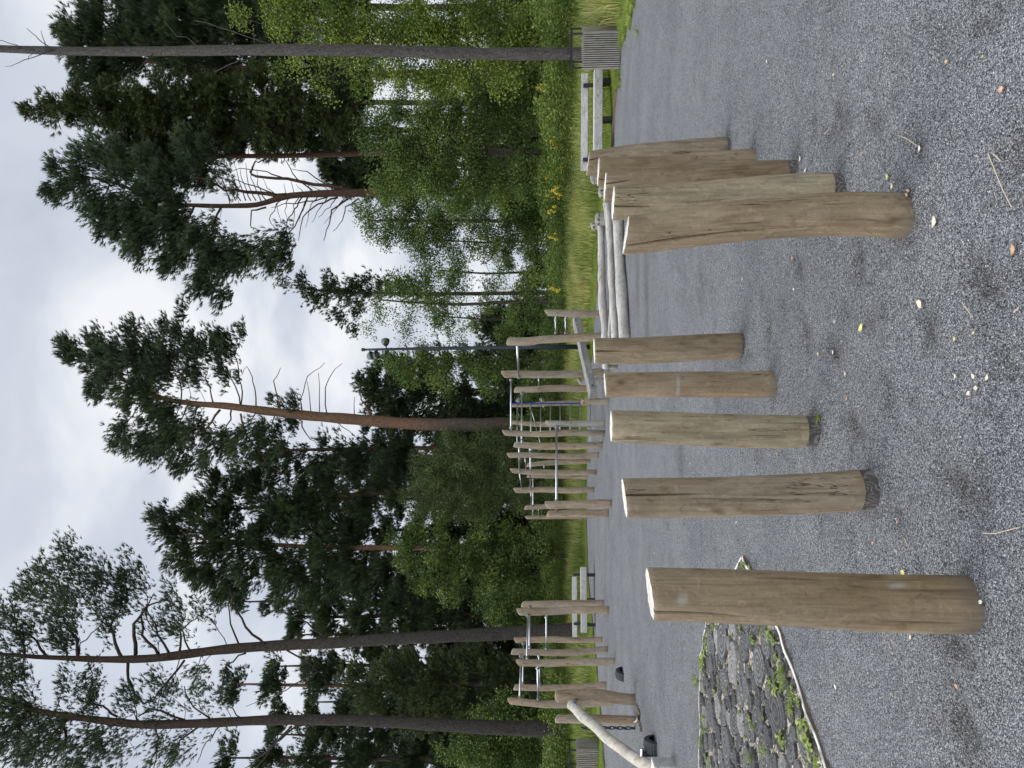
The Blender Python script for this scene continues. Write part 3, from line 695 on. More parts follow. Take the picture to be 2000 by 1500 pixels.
tyre(1283, 1455, 1484, 'half-buried black tyre with a steel handle, under the lower end of the pale beam', True, .15)
g = G(1321, 1493); bl = thing('square_block', tuple(g), 'cut grey square timber block standing by the lower end of the pale beam', 'timber block')
mb = MB(); mb.box((g.x - .27, g.y + .16, .08), (.42, .30, .34), Matrix.Rotation(.1, 3, 'Z')); mb.build('block', M_bench, bl, bevel=.008)
mb = MB(); mb.box((g.x - .27, g.y + .16, .252), (.405, .285, .01), Matrix.Rotation(.1, 3, 'Z')); mb.build('cut_top', M_cut, bl)

# ------------------------------------------------------------------ sloping bench beam on two stub posts
sb = thing('sloping_beam', tuple(G(1185, 745)), 'heavy squared timber sloping from the tall posts down to stub posts', 'exercise bench')
a = W(1158, 770, 18.9); b = W(1124.5, 622, 20.6)
ax = (b - a).normalized(); side = Vector((0, 0, 1)).cross(ax).normalized(); up = ax.cross(side)
Rm = Matrix((ax, side, up)).transposed()
mb = MB(); mb.box((a + b) / 2, ((b - a).length, .42, .17), Rm); mb.build('beam', M_beam, sb, bevel=.012)
mb = MB()
for q in (a + ax * .12 - side * .213, b - ax * .12 - side * .213): mb.tube([q, q - side * .004], .028, 14)
mb.build('bolt_hole', M_black, sb)
pole(sb, [(1131, 745.5, 13), (1160, 746, 13), (1182, 745, 13)], 'support_post', M_greypost, basepx=1182, seed=51)
pole(sb, [(1136, 784, 11), (1160, 784, 12), (1191, 784, 12)], 'support_post', M_post_far, basepx=1191, seed=52)

# ------------------------------------------------------------------ long silvery balance logs
def lyinglog(keys, label, name='balance_log', m=None, n=24, seed=0):
    """keys (px centre, py, width px, depth)"""
    ks = np.array(keys, float); N = 70; tt = np.linspace(0, len(keys) - 1, N); P = []; R = []
    for t_ in tt:
        v = [np.interp(t_, range(len(keys)), ks[:, i]) for i in range(4)]; P.append(W(v[0], v[1], v[3])); R.append(v[2] / FPX * v[3] / 2 * (1 + .06 * math.sin(t_ * 5 + seed)))
    for _ in range(6): P = [P[0]] + [(P[i - 1] + P[i] * 2 + P[i + 1]) / 4 for i in range(1, N - 1)] + [P[-1]]
    R[0] *= .9; R[-1] *= .9
    c = (P[0] + P[-1]) / 2; c.z = 0
    mb = MB(); mb.tube(P, R, n); o = mb.build(name, m or M_log, None, tuple(c), smooth=True)
    for v in o.data.vertices:
        k = 1 + .0; nx = vnoise(v.co.x * 2.5 + seed, v.co.z * 9, v.co.y * 9, seed); v.co.z += .014 * float(nx)
    o['label'] = label; o['category'] = 'log'; o['group'] = 'silvery balance logs lying in a row'
    return o
lyinglog([(1206, 375, 18, 15.9), (1206.5, 420, 20, 15.6), (1211, 520, 22, 15.1), (1216, 600, 23, 14.6), (1221, 665, 23, 14.2), (1224, 705, 22, 14.0)], 'thickest silvery log, nearest of the row, lying almost on the gravel', seed=1)
lyinglog([(1185, 392, 11, 16.6), (1190, 420, 12, 16.4), (1192, 500, 12, 16.2), (1196, 560, 13, 16.1), (1199, 620, 14, 15.9), (1201, 660, 14, 15.8), (1202, 705, 14, 15.7)], 'middle silvery log, wavy, lying between the thick one and the raised one', seed=2)
lyinglog([(1180, 396, 7, 17.0), (1186, 440, 7, 16.9), (1190, 520, 6, 16.8), (1193, 600, 6, 16.6), (1191, 660, 7, 16.6), (1190, 700, 8, 16.5)], 'thinnest silvery log, mostly hidden behind the middle one', seed=3)
lyinglog([(1173, 424, 13, 17.4), (1174, 450, 14, 17.3), (1175, 520, 14, 17.2), (1176, 580, 15, 17.0), (1181, 640, 14, 16.9), (1183, 680, 14, 16.9), (1183, 720, 13, 16.8)], 'raised silvery log at the back of the row, sagging towards its end', seed=4)
def stub(px0, px1, py, wd, label, dd=None, seed=0):
    o, _ = pole(None, [(px0, py, wd), (px1, py, wd)], 'support_stub', M_greypost, basepx=px1, d=dd, seed=seed, slant=.02)
    return tag(o, label, 'post', 'stub posts under the balance logs')
stub(1155, 1192, 442, 16, 'grey stub post behind the raised log, at its right-hand end', 18.0, 61)
stub(1165, 1203, 428, 26, 'broad grey stub post carrying the end of the raised silvery log', 17.1, 62)
stub(1155, 1200, 352, 17, 'grey stub post showing between the tight row and the bench end', 17.3, 63)
stub(1171, 1212, 375, 22, 'low dark grey stub post between the tight row of posts and the logs', 16.0, 64)
stub(1176, 1204, 716, 8, 'small round stub under the far end of the silvery logs', 16.9, 65)

# ------------------------------------------------------------------ benches
def bench(c, ang, L, label, legs=(-.38, .0, .38), backoff=.02):
    root = thing('park_bench', (c.x, c.y, float(terr(c.x, c.y))), label, 'bench', 'timber benches on black legs')
    z0 = root.location.z; Rz = Matrix.Rotation(ang, 3, 'Z')
    def bx(name, off, size, m, bev=.01, tilt=0):
        mb = MB(); R_ = Rz @ Matrix.Rotation(tilt, 3, 'X'); mb.box(Vector((c.x, c.y, z0)) + Rz @ Vector(off), size, R_); return mb.build(name, m, root, bevel=bev)
    bx('seat', (0, 0, .40), (L, .42, .20), M_bench)
    bx('backrest', (backoff * L, .36, .70), (L, .07, .17), M_bench, .008, -.12)
    for f in legs: bx('leg', (f * L, -.05, .14), (.10, .30, .40), M_black, .004)
    for f in (legs[0], legs[-1]): bx('back_support', (f * L + .02, .26, .48), (.09, .06, .52), M_black, .004, -.1)
    return root
dB = 17.6; cR = W(1180, 228, dB); 
bench(Vector((cR.x, dB + .25, 0)), math.radians(-6), 2.3, 'near pale grey bench facing the gravel by the slatted bin')
pL = W(1142, 1171, 25.5)
bench(Vector((pL.x, 25.5, 0)), math.radians(17), 2.15, 'small far grey bench partly hidden by the two tall posts', backoff=-.14)

# ------------------------------------------------------------------ slatted bin enclosures
def bin_box(c, wd, hh, fh, dp, ang, label, nsl=28, gap=.45):
    z0 = -.03; root = thing('slatted_bin', (c.x, c.y, z0), label, 'litter bin', 'slatted litter bins')
    Rz = Matrix.Rotation(ang, 3, 'Z')
    def at(v): return Vector((c.x, c.y, z0)) + Rz @ Vector(v)
    pitch = wd / nsl
    def side(n, p0, p1, name):
        mb = MB()
        for k in range(n):
            q = p0.lerp(p1, (k + .5) / n); mb.box(at(q + Vector((0, 0, hh / 2 + .03))), (pitch * (1 - gap), pitch * (1 - gap) if True else .03, hh - .03), Rz)
        mb.build(name, M_slat, root)
    side(nsl, Vector((-wd / 2, -dp / 2, 0)), Vector((wd / 2, -dp / 2, 0)), 'front_slats')
    side(nsl, Vector((-wd / 2, dp / 2, 0)), Vector((wd / 2, dp / 2, 0)), 'back_slats')
    m_ = int(nsl * dp / wd)
    mb = MB(); mb.box(at((0, 0, hh / 2)), (wd - .1, dp - .1, hh - .06), Rz); mb.build('gap_shade_box', M_black, root)  # black box added inside, standing in for shade between the slats
    side(m_, Vector((-wd / 2, -dp / 2, 0)), Vector((-wd / 2, dp / 2, 0)), 'side_slats'); side(m_, Vector((wd / 2, -dp / 2, 0)), Vector((wd / 2, dp / 2, 0)), 'side_slats')
    mb = MB(); s = .035
    for x in (-wd / 2 + .03, wd / 2 - .03):
        for y in (-dp / 2 + .03, dp / 2 - .03): mb.box(at((x, y, (hh + fh) / 2)), (s, s, hh + fh), Rz)
    for y in (-dp / 2 + .03, dp / 2 - .03): mb.box(at((0, y, hh + fh + s / 2)), (wd - .02, s, s), Rz)
    for x in (-wd / 2 + .03, wd / 2 - .03): mb.box(at((x, 0, hh + fh + s / 2 + .002)), (s * .98, dp - .1, s), Rz)
    mb.build('frame', M_black, root)
    return root
cB = W(1213, 67, 15.7)
bin_box(Vector((cB.x, 16.3, 0)), .74, .84, .23, .74, math.radians(-33.5), 'near slatted timber litter bin with a black top frame in front of a bare trunk', 17)
cB = W(1173, 1503, 22.2)
bin_box(Vector((cB.x, 22.9, 0)), .80, .74, .2, .7, 0, 'far slatted litter bin at the picture edge beyond the pale leaning beam', 14, .4)

# ------------------------------------------------------------------ lamp post
lx = W(1156, 677.5, 27.5)
lp = thing('lamp_post', (lx.x, 27.5, th(lx.x, 27.5)), 'tall dark lamp post with three round spotlights behind the climbing frame', 'lamp post')
zt = W(708, 683, 27.5); zb = lp.location.z - .1
mb = MB(); mb.tube([(lx.x, 27.5, zb), (lx.x - .0, 27.5, W(1030, 678, 27.5).z), (W(1029, 678.3, 27.5).x, 27.5, W(1029, 678, 27.5).z), (W(880, 680, 27.5).x, 27.5, W(880, 680, 27.5).z), (W(760, 682, 27.5).x, 27.5, W(760, 682, 27.5).z), zt], [.09, .082, .075, .062, .048, .042], 20)
mb.build('mast', M_lampdk, lp, smooth=True)
mb = MB(); mb.tube([zt + Vector((0, 0, -.08)), zt + Vector((0, 0, .03))], .062, 16); mb.build('cap', M_lampdk, lp)
q = W(908, 676, 27.5); mb = MB(); mb.box(q, (.16, .14, .2)); mb.build('junction_box', M_lampdk, lp, bevel=.03)
def head(px, py, px_arm, s):
    c = W(px, py, 27.5 - .05); a = W(px_arm, 683, 27.5); dirv = Vector((-s * .35, -.35, -.87)).normalized()
    mb = MB(); mb.tube([a, a.lerp(c, .45) + Vector((0, 0, .02)), c], .022, 8); arm = mb.build('arm', M_lampdk, lp, smooth=True)
    mb = MB(); P = [c - dirv * .19]; R = [.01]
    for t_ in np.linspace(.15, 1, 9): P.append(c + dirv * (-.19 + .27 * t_)); R.append(.16 * math.sin(min(1, t_ ** .7) * math.pi * .52))
    mb.tube(P, R, 20, cap=False); sh = mb.build('lamp_shell', M_lampgl, lp, smooth=True)
    md = sh.modifiers.new('wall', 'SOLIDIFY'); md.thickness = .008
    mb = MB(); mb.tube([c + dirv * .045, c + dirv * .055], .1, 20); ln = mb.build('lens', M_lens, lp); ln.parent = sh
head(752.5, 667.5, 757, 1); head(724, 695, 722, -1); head(733.5, 694, 738, -1)

# ------------------------------------------------------------------ trees
M_needle_dk = leafmat('dark_needles', (.024, .040, .018), (.044, .068, .030), (.082, .112, .048), .12, .6, .35)
M_needle_bl = leafmat('bluish_pine_needles', (.028, .048, .026), (.056, .084, .044), (.10, .138, .070), .12, .6, .4)
M_needle_ol = leafmat('olive_spruce_needles', (.036, .048, .018), (.058, .078, .028), (.09, .115, .042), .12, .6, .35)
M_leaf_br = leafmat('bright_leaves', (.065, .11, .018), (.15, .205, .036), (.29, .34, .075), .24, .5, .5)
M_leaf_md = leafmat('mid_green_leaves', (.045, .082, .020), (.10, .15, .034), (.20, .255, .068), .24, .5, .5)
M_leaf_gr = leafmat('greyish_leaves', (.05, .076, .026), (.11, .148, .052), (.20, .24, .10), .2, .5, .5)
M_bark_dark = bark('pine_bark_dark', (.060, .053, .048), (.080, .054, .042), 9, 16, 1.3)
M_bark_red = bark('pine_bark_red', (.12, .092, .075), (.205, .12, .078), 6, 8.5, 1.5)
M_bark_redk = bark('pine_bark_dark_red', (.055, .045, .039), (.085, .050, .034), 5, 9, 1.5)
M_bark_grey = bark('grey_bark', (.105, .094, .088), (.12, .105, .095), 40, 60, 2.4)
M_bark_young = bark('young_bark', (.09, .078, .06), (.11, .09, .07), 40, 60)

M_branch = simple('branch_bark', (.058, .045, .038), .95, 0, .4, 12)
def tri_needles(n, L, w, spread, seed):
    r = np.random.default_rng(seed); V = []; F_ = []
    for k in range(n):
        a = r.uniform(0, 2 * math.pi); s = r.uniform(.15, 1) * spread; base = np.array([0, 0, r.uniform(-.15, .35) * L])
        d = np.array([math.cos(a) * s, math.sin(a) * s, 1.0]); d /= np.linalg.norm(d); l = L * r.uniform(.6, 1.0)
        side = np.cross(d, r.normal(size=3)); side /= np.linalg.norm(side)
        V += [base - side * w / 2, base + side * w / 2, base + d * l]; F_.append((3 * k, 3 * k + 1, 3 * k + 2))
    return np.array(V), np.array(F_)
def leaf_sprig(n, L, w, spread, seed):
    r = np.random.default_rng(seed); V = []; F_ = []
    for k in range(n):
        c = r.normal(size=3) * spread; d = r.normal(size=3); d[2] -= .5; d /= np.linalg.norm(d); s = np.cross(d, r.normal(size=3)); s /= np.linalg.norm(s)
        V += [c, c + d * L * .5 + s * w * .5, c + d * L, c + d * L * .5 - s * w * .5]; F_.append((4 * k, 4 * k + 1, 4 * k + 2, 4 * k + 3))
    return np.array(V), np.array(F_)
TUFTS = {'pine': tri_needles(11, .23, .030, .8, 1), 'spruce': tri_needles(10, .23, .034, 1.0, 2), 'leaf': leaf_sprig(5, .085, .048, .075, 3), 'fine': leaf_sprig(5, .06, .032, .07, 4), 'big': leaf_sprig(5, .11, .06, .10, 5)}

def tree(name, label, D, trunk, blobs, kind, m, bk, group='trees of the wood', seed=0, dense=1.0, clump=.55, limbs=.7, dead=None, cat='tree', limb_r=.03, size=1.0, skip_trunk_base=False, droop=0.0, dirup=.9, rate=1.0):
    """trunk: (px, py, width px) from the ground up; blobs: (px, py, radius px along the height, radius px across, weight)"""
    R_ = np.random.default_rng(1000 + seed)
    P = [W(a, b, D) for a, b, c in trunk]; Rr = [c / FPX * D / 2 for a, b, c in trunk]
    gz = th(P[0].x, D); root = thing(name, (P[0].x, D, gz), label, cat, group)
    if P[0].z > gz: P.insert(0, Vector((P[0].x, D, gz - .2))); Rr.insert(0, Rr[0] * 1.12)
    else: P[0].z = gz - .2
    # resample and roughen the trunk
    L = [0]; 
    for i in range(1, len(P)): L.append(L[-1] + (P[i] - P[i - 1]).length)
    n = max(14, int(L[-1] / .45)); S = np.linspace(0, L[-1], n)
    X = [np.interp(S, L, [p[k] for p in P]) for k in range(3)]; RR = np.interp(S, L, Rr)
    for k in range(3):
        x = X[k].copy(); x[1:-1] = (X[k][:-2] + 2 * X[k][1:-1] + X[k][2:]) / 4; X[k] = x
    X[1] = X[1] + .12 * np.sin(S * .5 + seed) * np.clip(S / 4, 0, 1)
    RR = RR * (1 + .05 * np.sin(S * 3.1 + seed)); RR[0] *= 1.25; RR[1] *= 1.08
    TP = [Vector((X[0][i], X[1][i], X[2][i])) for i in range(n)]
    mb = MB(); mb.tube(TP, RR, 14); lb = MB()
    TPa = np.array([tuple(p) for p in TP])
    centres = []; mpp = D / FPX
    for bl in blobs:
        px, py, ra, rb = bl[:4]; wt_ = bl[4] if len(bl) > 4 else 1.0
        c = W(px, py, D); dy = bl[5] if len(bl) > 5 else 0
        rz, rx = ra * mpp, rb * mpp; ry = min(max(rx, .7 * rz if rx < rz else rx), 3.5) * .9
        nc = max(2, int(ra * rb * mpp * mpp * 3.1 / (clump ** 2 * 1.1) * wt_ * dense * (2.05 if kind in ('pine', 'spruce') else 2.5)))
        v = R_.normal(size=(nc, 3)); v /= np.linalg.norm(v, axis=1)[:, None]; v *= (R_.random(nc) ** .42)[:, None]
        centres.append(np.stack([c.x + v[:, 0] * rx, c.y + dy + v[:, 1] * ry, c.z + v[:, 2] * rz], 1))
    CC = np.concatenate(centres) if centres else np.zeros((0, 3))
    gzz = terr(CC[:, 0], CC[:, 1]) if len(CC) else 0
    if len(CC): CC = CC[CC[:, 2] > gzz + .1]
    # limbs: every clump hangs on the trunk or on a clump nearer the trunk
    sel = CC[R_.random(len(CC)) < limbs] if len(CC) else CC
    if len(sel):
        dh = np.array([np.linalg.norm(TPa[:, :2] - c[:2], axis=1).min() for c in sel]); sel = sel[np.argsort(dh)]; dh = np.sort(dh)
        nt_ = len(TPa); nodes = np.vstack([TPa, sel]); plen = np.zeros(len(nodes)); par = [-1] * len(nodes); cnt = np.ones(len(nodes))
        for q_ in range(len(sel)):
            c = sel[q_]; n0 = nt_ + q_; cand = nodes[:n0]; dv_ = cand - c; dist = np.linalg.norm(dv_, axis=1)
            low = np.where(np.arange(n0) < nt_, np.maximum(0, cand[:, 2] - (c[2] - .35 * dist + droop * dist)) * 1.2, 0)
            cost = dist * (1 + .25 * R_.random(n0)) + .45 * plen[:n0] + low; cost[0:2] += 50
            b_ = int(np.argmin(cost)); par[n0] = b_; plen[n0] = plen[b_] + dist[b_]
        for q_ in range(len(nodes) - 1, nt_ - 1, -1):
            if par[q_] >= nt_: cnt[par[q_]] += cnt[q_]
        for q_ in range(nt_, len(nodes)):
            a = Vector(nodes[par[q_]]); b = Vector(nodes[q_])
            if (b - a).length < .01: continue
            L_ = (b - a).length; q = a.lerp(b, .5) + Vector((R_.normal() * .1 * L_, R_.normal() * .1 * L_, (R_.normal() * .08 - .10) * L_))
            pts = [a * (1 - f) ** 2 + q * 2 * f * (1 - f) + b * f * f + Vector(tuple(R_.normal(size=3) * .03 * (0 < f < 1))) for f in (0, .25, .5, .75, 1)]
            r1 = .0085 * math.sqrt(cnt[q_]) * limb_r / .03 * .75; r0_ = min(r1 * 1.35, float(RR[par[q_]]) * .7) if par[q_] < nt_ else r1 * 1.15
            lb.tube(pts, [r0_ + (min(r1, r0_) * .85 - r0_) * f for f in (0, .25, .5, .75, 1)], 5, cap=False)
    for dd in dead or []:       # bare limbs: list of (px, py, width px)
        pts = [W(a, b, D + (0 if i == 0 else R_.normal() * .15)) for i, (a, b, c) in enumerate(dd)]; rs = [c * mpp / 2 for a, b, c in dd]
        PP = []; QQ = []
        for i in range(len(pts) - 1):
            for f in (0, .33, .66): PP.append(pts[i].lerp(pts[i + 1], f) + Vector(tuple(R_.normal(size=3) * .03 * (i + f > 0)))); QQ.append(rs[i] * (1 - f) + rs[i + 1] * f)
        PP.append(pts[-1]); QQ.append(rs[-1]); mb.tube(PP, QQ, 6)
    tr = mb.build('trunk', bk, root, smooth=True)
    if lb.v: lb.build('branches', M_branch, root, smooth=True)
    if not len(CC): return root
    # foliage
    sg = clump
    per = int({'pine': 38, 'spruce': 38, 'leaf': 58, 'fine': 62, 'big': 38}[kind] * (clump / .55) ** 2 * rate)
    k = len(CC) * per
    idx = np.repeat(np.arange(len(CC)), per); off = R_.normal(size=(k, 3)); rad_ = np.linalg.norm(off, axis=1)[:, None]; off = off / rad_ * (R_.random(k) ** .5)[:, None]
    csz = R_.uniform(.55, 1.25, len(CC))[idx][:, None]
    # clumps stretched outwards from the trunk
    tx = np.interp(CC[:, 2], TPa[:, 2], TPa[:, 0]); od = CC - np.stack([tx, np.full(len(CC), D), CC[:, 2]], 1); od[:, 2] += .15; od /= np.linalg.norm(od, axis=1)[:, None] + 1e-6
    flat = np.array([1, 1, .62 if kind in ('pine', 'spruce') else .8])
    off = off * sg * csz * flat; al = (off * od[idx]).sum(1)[:, None]; off += od[idx] * al * .45
    if droop: off[:, 2] -= droop * np.abs(al[:, 0]) 
    pos = CC[idx] + off
    Dr = od[idx] * (.7 if kind in ('pine', 'spruce') else .4) + np.array([0, 0, dirup]) + off / sg * .6 + R_.normal(size=(k, 3)) * .35
    TV, TF = TUFTS[kind]
    sc_ = R_.uniform(.7, 1.25, k)[:, None] * np.ones((1, 3)) * size
    tint = np.clip(R_.normal(.42, .20, k) + R_.normal(0, .27, len(CC))[idx], 0, 1)
    me = scatter('crown', TV, TF, pos, dir_rot(Dr), sc_, tint, m, tuple(root.location))
    link('crown', me, m, root)
    return root

PG = 'tall pines around the yard'
# --- the tall bare trunk behind the near bin; its crown is above the picture
tree('pine_tree', 'tall bare straight grey trunk rising out of the picture behind the near slatted bin', 18.3,
     [(1150, 104, 24), (900, 103, 22), (600, 102, 21), (300, 98, 18), (100, 95, 16), (-60, 92, 14), (-500, 86, 9)],
     [(-330, 90, 150, 260, .5), (-450, 90, 100, 160, .6)], 'pine', M_needle_bl, M_bark_grey, PG, 1, limbs=.5,
     dead=[[(95, 92, 2.5), (75, 75, 1.8), (52, 55, 1)], [(88, 92, 2), (80, 60, .8)], [(105, 97, 2.4), (50, 115, 1.6), (10, 130, .8)], [(60, 96, 1.6), (55, 118, .8)], [(40, 93, 2), (8, 80, 1.4), (-15, 76, 1)],
           [(640, 95, 3), (620, 60, 2.2), (598, 52, 1.5)], [(560, 96, 2.5), (450, 60, 2), (380, 40, 1)], [(500, 96, 2), (495, 60, 1)], [(400, 93, 2), (345, 70, 1.4), (320, 40, .8)], [(700, 108, 2.2), (640, 150, 1.2), (560, 170, .8)], [(480, 104, 2.4), (420, 140, 1.2)], [(300, 104, 2), (250, 150, 1.2), (200, 175, .8)]], cat='pine tree')
# --- dark conifers behind it
tree('pine_tree', 'dark pine with a rounded top behind the bare grey trunk, at the picture\'s upper corner', 44,
     [(1085, 140, 15), (600, 145, 13), (300, 120, 9), (140, 100, 5)],
     [(150, 75, 30, 40), (190, 55, 45, 60), (270, 60, 60, 85), (190, 140, 70, 45), (330, 60, 60, 90), (420, 80, 90, 110, .9), (560, 110, 80, 110, .8), (680, 130, 70, 90, .6)], 'pine', M_needle_dk, M_bark_red, PG, 2, dense=1.25, clump=.7, cat='pine tree', size=1.35)
tree('pine_tree', 'dark pine cut by the picture edge with its crown starting lower than its neighbours', 46,
     [(1085, 15, 14), (600, 12, 12), (300, 8, 8)],
     [(245, 10, 25, 25), (300, 15, 60, 50), (400, 5, 80, 70), (520, 10, 90, 70, .9), (650, 10, 80, 70, .7)], 'pine', M_needle_dk, M_bark_dark, PG, 3, dense=1.2, clump=.7, cat='pine tree', size=1.35)
tree('spruce_tree', 'pointed brownish green spruce, the highest top among the conifers by the bare trunk', 40,
     [(1085, 198, 12), (700, 200, 10), (400, 205, 7), (200, 213, 4), (70, 216, 2)],
     [(70, 216, 18, 8, 1.4), (105, 213, 24, 22), (150, 212, 35, 33), (220, 212, 55, 46), (310, 210, 70, 58), (420, 210, 80, 66), (540, 205, 80, 70, .9), (660, 200, 80, 70, .7)], 'spruce', M_needle_ol, M_bark_dark, PG, 4, dense=1.3, clump=.6, droop=.2, dirup=.2, cat='spruce tree', size=1.3)
tree('pine_tree', 'dark pine filling the gap between the pointed spruce and the twin-limbed pine', 46,
     [(1085, 262, 12), (800, 255, 11), (500, 250, 9), (300, 250, 6)],
     [(400, 262, 90, 42), (520, 262, 80, 40), (640, 265, 80, 45), (730, 290, 60, 50, .8), (300, 270, 60, 40)], 'pine', M_needle_dk, M_bark_dark, PG, 5, dense=1.2, clump=.65, cat='pine tree', size=1.35)
# --- the big pine with the sweeping crown and bare forked limbs
tree('pine_tree', 'big pine with forked reddish limbs, bare side branches and a wide sweeping crown', 37,
     [(1095, 369, 24), (980, 369, 22), (850, 374, 18), (720, 378, 15), (640, 378, 14), (560, 381, 12), (500, 400, 10), (420, 402, 9), (340, 400, 7), (230, 360, 5), (150, 340, 3)],
     [(110, 328, 22, 16), (105, 372, 16, 22), (150, 350, 30, 40), (190, 300, 40, 40), (200, 400, 40, 40), (215, 455, 22, 22), (260, 330, 50, 50), (270, 420, 60, 55), (280, 480, 34, 28), (340, 500, 36, 32), (330, 370, 40, 60, .8), (340, 440, 50, 50), (400, 470, 50, 50), (390, 540, 40, 32), (430, 575, 22, 16), (450, 500, 40, 45, .9), (500, 500, 45, 30, .7), (545, 500, 35, 34, .8), (560, 470, 18, 22, .6), (380, 300, 40, 40, .8), (440, 350, 40, 25, .35)],
     'pine', M_needle_bl, M_bark_redk, PG, 6, dense=1.2, clump=.6, limbs=.55, limb_r=.05, cat='pine tree', size=1.2,
     dead=[[(690, 372, 9), (640, 363, 7), (560, 350, 6), (500, 345, 5), (487, 335, 4), (500, 318, 3), (520, 312, 2)],
           [(560, 381, 9), (500, 375, 7), (440, 372, 5), (400, 350, 4), (370, 340, 2.5)],
           [(640, 385, 3), (600, 395, 2.4), (560, 398, 2), (530, 405, 1.2)], [(660, 386, 4), (620, 398, 3), (590, 425, 2.2), (583, 470, 1.2)], [(680, 388, 4), (650, 410, 3), (640, 440, 2), (632, 470, 1.2)],
           [(700, 388, 3), (675, 405, 2.4), (668, 430, 1.6), (650, 452, 1)], [(590, 385, 3), (575, 410, 2.4), (560, 430, 2), (565, 455, 1)], [(520, 405, 4), (492, 410, 3), (488, 440, 2), (495, 450, 1.4)],
           [(610, 372, 3), (580, 350, 2.4), (560, 320, 1.6), (550, 305, 1)], [(650, 368, 3), (600, 335, 2), (570, 330, 1)], [(560, 350, 3), (520, 335, 2.2), (470, 330, 1.4), (440, 335, 1)], [(540, 380, 3), (480, 360, 2), (450, 345, 1.2)],
           [(560, 383, 3), (540, 400, 2), (525, 430, 1.6), (540, 450, 1)]] + [[(540 + k * 9, 382 + (k % 3), 2.2), (525 + k * 9 + (k * 37 % 15), 382 + (16 if k % 2 else -15) + (k * 13 % 9), 1.5), (512 + k * 8 + (k * 29 % 31), 384 + (40 if k % 2 else -38) + (k * 17 % 22), .7)] for k in range(17)] + [[(450 + k * 10, 392, 2.4), (440 + k * 9, 365 - (k * 7 % 11), 1.6), (425 + k * 11, 335 - (k * 11 % 19), .8)] for k in range(8)])
tree('pine_tree', 'slender reddish pine stem with little stubs, standing beside the forked pine', 41,
     [(1090, 300, 12), (850, 300, 11), (700, 299, 10.5), (600, 302, 10), (500, 305, 9), (430, 306, 8), (395, 315, 7), (370, 325, 6), (300, 330, 4), (220, 320, 2)],
     [(250, 300, 50, 40, .8), (320, 290, 50, 40), (380, 320, 50, 45), (330, 340, 50, 30)], 'pine', M_needle_dk, M_bark_redk, PG, 7, clump=.6, cat='pine tree', size=1.3,
     dead=[[(560 - k * 14, 302 + (k % 2) * 6, 2), (555 - k * 14, 302 + (-9 if k % 2 else 14), 1)] for k in range(9)])
tree('spruce_tree', 'short dark green spruce half hidden behind the maple, beside the forked pine', 50,
     [(1085, 320, 10), (800, 322, 7), (620, 325, 4)],
     [(650, 320, 30, 22), (690, 345, 50, 35), (740, 330, 60, 60), (820, 330, 70, 60)], 'spruce', M_needle_dk, M_bark_dark, PG, 8, dense=1.2, clump=.6, cat='spruce tree', size=1.4)
# --- centre pine
tree('pine_tree', 'tall free-standing pine with an orange upper trunk and a spreading crown against the sky', 37.5,
     [(1080, 835, 30), (1000, 830, 29), (900, 830, 27), (800, 828, 23), (700, 820, 22), (600, 812, 19), (500, 800, 16), (440, 792, 13), (380, 789, 11), (320, 780, 9), (250, 750, 6), (170, 700, 3)],
     [(125, 672, 16, 18), (150, 690, 25, 30), (185, 670, 25, 22), (190, 740, 30, 40), (220, 700, 35, 40), (255, 640, 26, 14, .9), (270, 690, 40, 40), (270, 770, 45, 45), (320, 720, 40, 40, .8), (330, 650, 28, 26), (352, 610, 16, 12), (370, 670, 26, 32, .8), (245, 850, 30, 32), (290, 880, 36, 36), (340, 860, 40, 40, .8), (350, 905, 22, 22), (390, 890, 30, 26, .8), (430, 690, 24, 38), (465, 650, 16, 14, .8), (445, 730, 22, 24, .6), (330, 800, 30, 30, .8), (430, 860, 35, 40, .5), (380, 730, 30, 26, .6), (280, 720, 100, 80, .4), (330, 840, 80, 65, .4), (410, 680, 60, 50, .35), (480, 870, 50, 50, .5), (540, 880, 40, 40, .35), (560, 790, 30, 20, .3)],
     'pine', M_needle_bl, M_bark_red, PG, 9, dense=1.15, clump=.5, limbs=.6, limb_r=.045, cat='pine tree', size=1.1,
     dead=[[(500, 793, 3), (497, 745, 2), (480, 715, 1.4), (470, 735, 1)], [(548, 800, 3), (535, 745, 2), (548, 718, 1)], [(590, 803, 3), (588, 780, 2), (602, 735, 1.6), (635, 708, 1)], [(607, 803, 2), (600, 745, 1)], [(624, 804, 2), (622, 728, 1)], [(638, 806, 2.6), (632, 760, 2), (650, 725, 1.4), (668, 710, 1)],
           [(692, 812, 2.2), (693, 775, 1)], [(725, 812, 4), (708, 780, 3), (700, 765, 2)], [(590, 822, 3), (600, 850, 2), (620, 870, 1)], [(470, 808, 4), (480, 850, 3), (520, 900, 2), (560, 930, 1)], [(430, 800, 5), (400, 840, 3.5), (370, 860, 2), (340, 870, 1.5)], [(660, 826, 2), (690, 850, 1)]])
tree('pine_tree', 'hanging side boughs of a pine standing just behind the free-standing one', 42,
     [(1085, 872, 9), (880, 875, 9), (740, 876, 8), (600, 878, 6), (520, 880, 4)],
     [(520, 860, 30, 40, .8), (560, 900, 40, 40, .7), (520, 920, 30, 40, .6), (620, 910, 50, 40, .6), (600, 960, 50, 40, .6), (690, 900, 40, 50, .7), (560, 800, 30, 40, .5), (640, 860, 20, 20, .6), (730, 860, 30, 60, .7), (800, 900, 50, 60, .8), (480, 930, 20, 30, .5)], 'pine', M_needle_bl, M_bark_red, PG, 10, clump=.55, cat='pine tree', size=1.2)
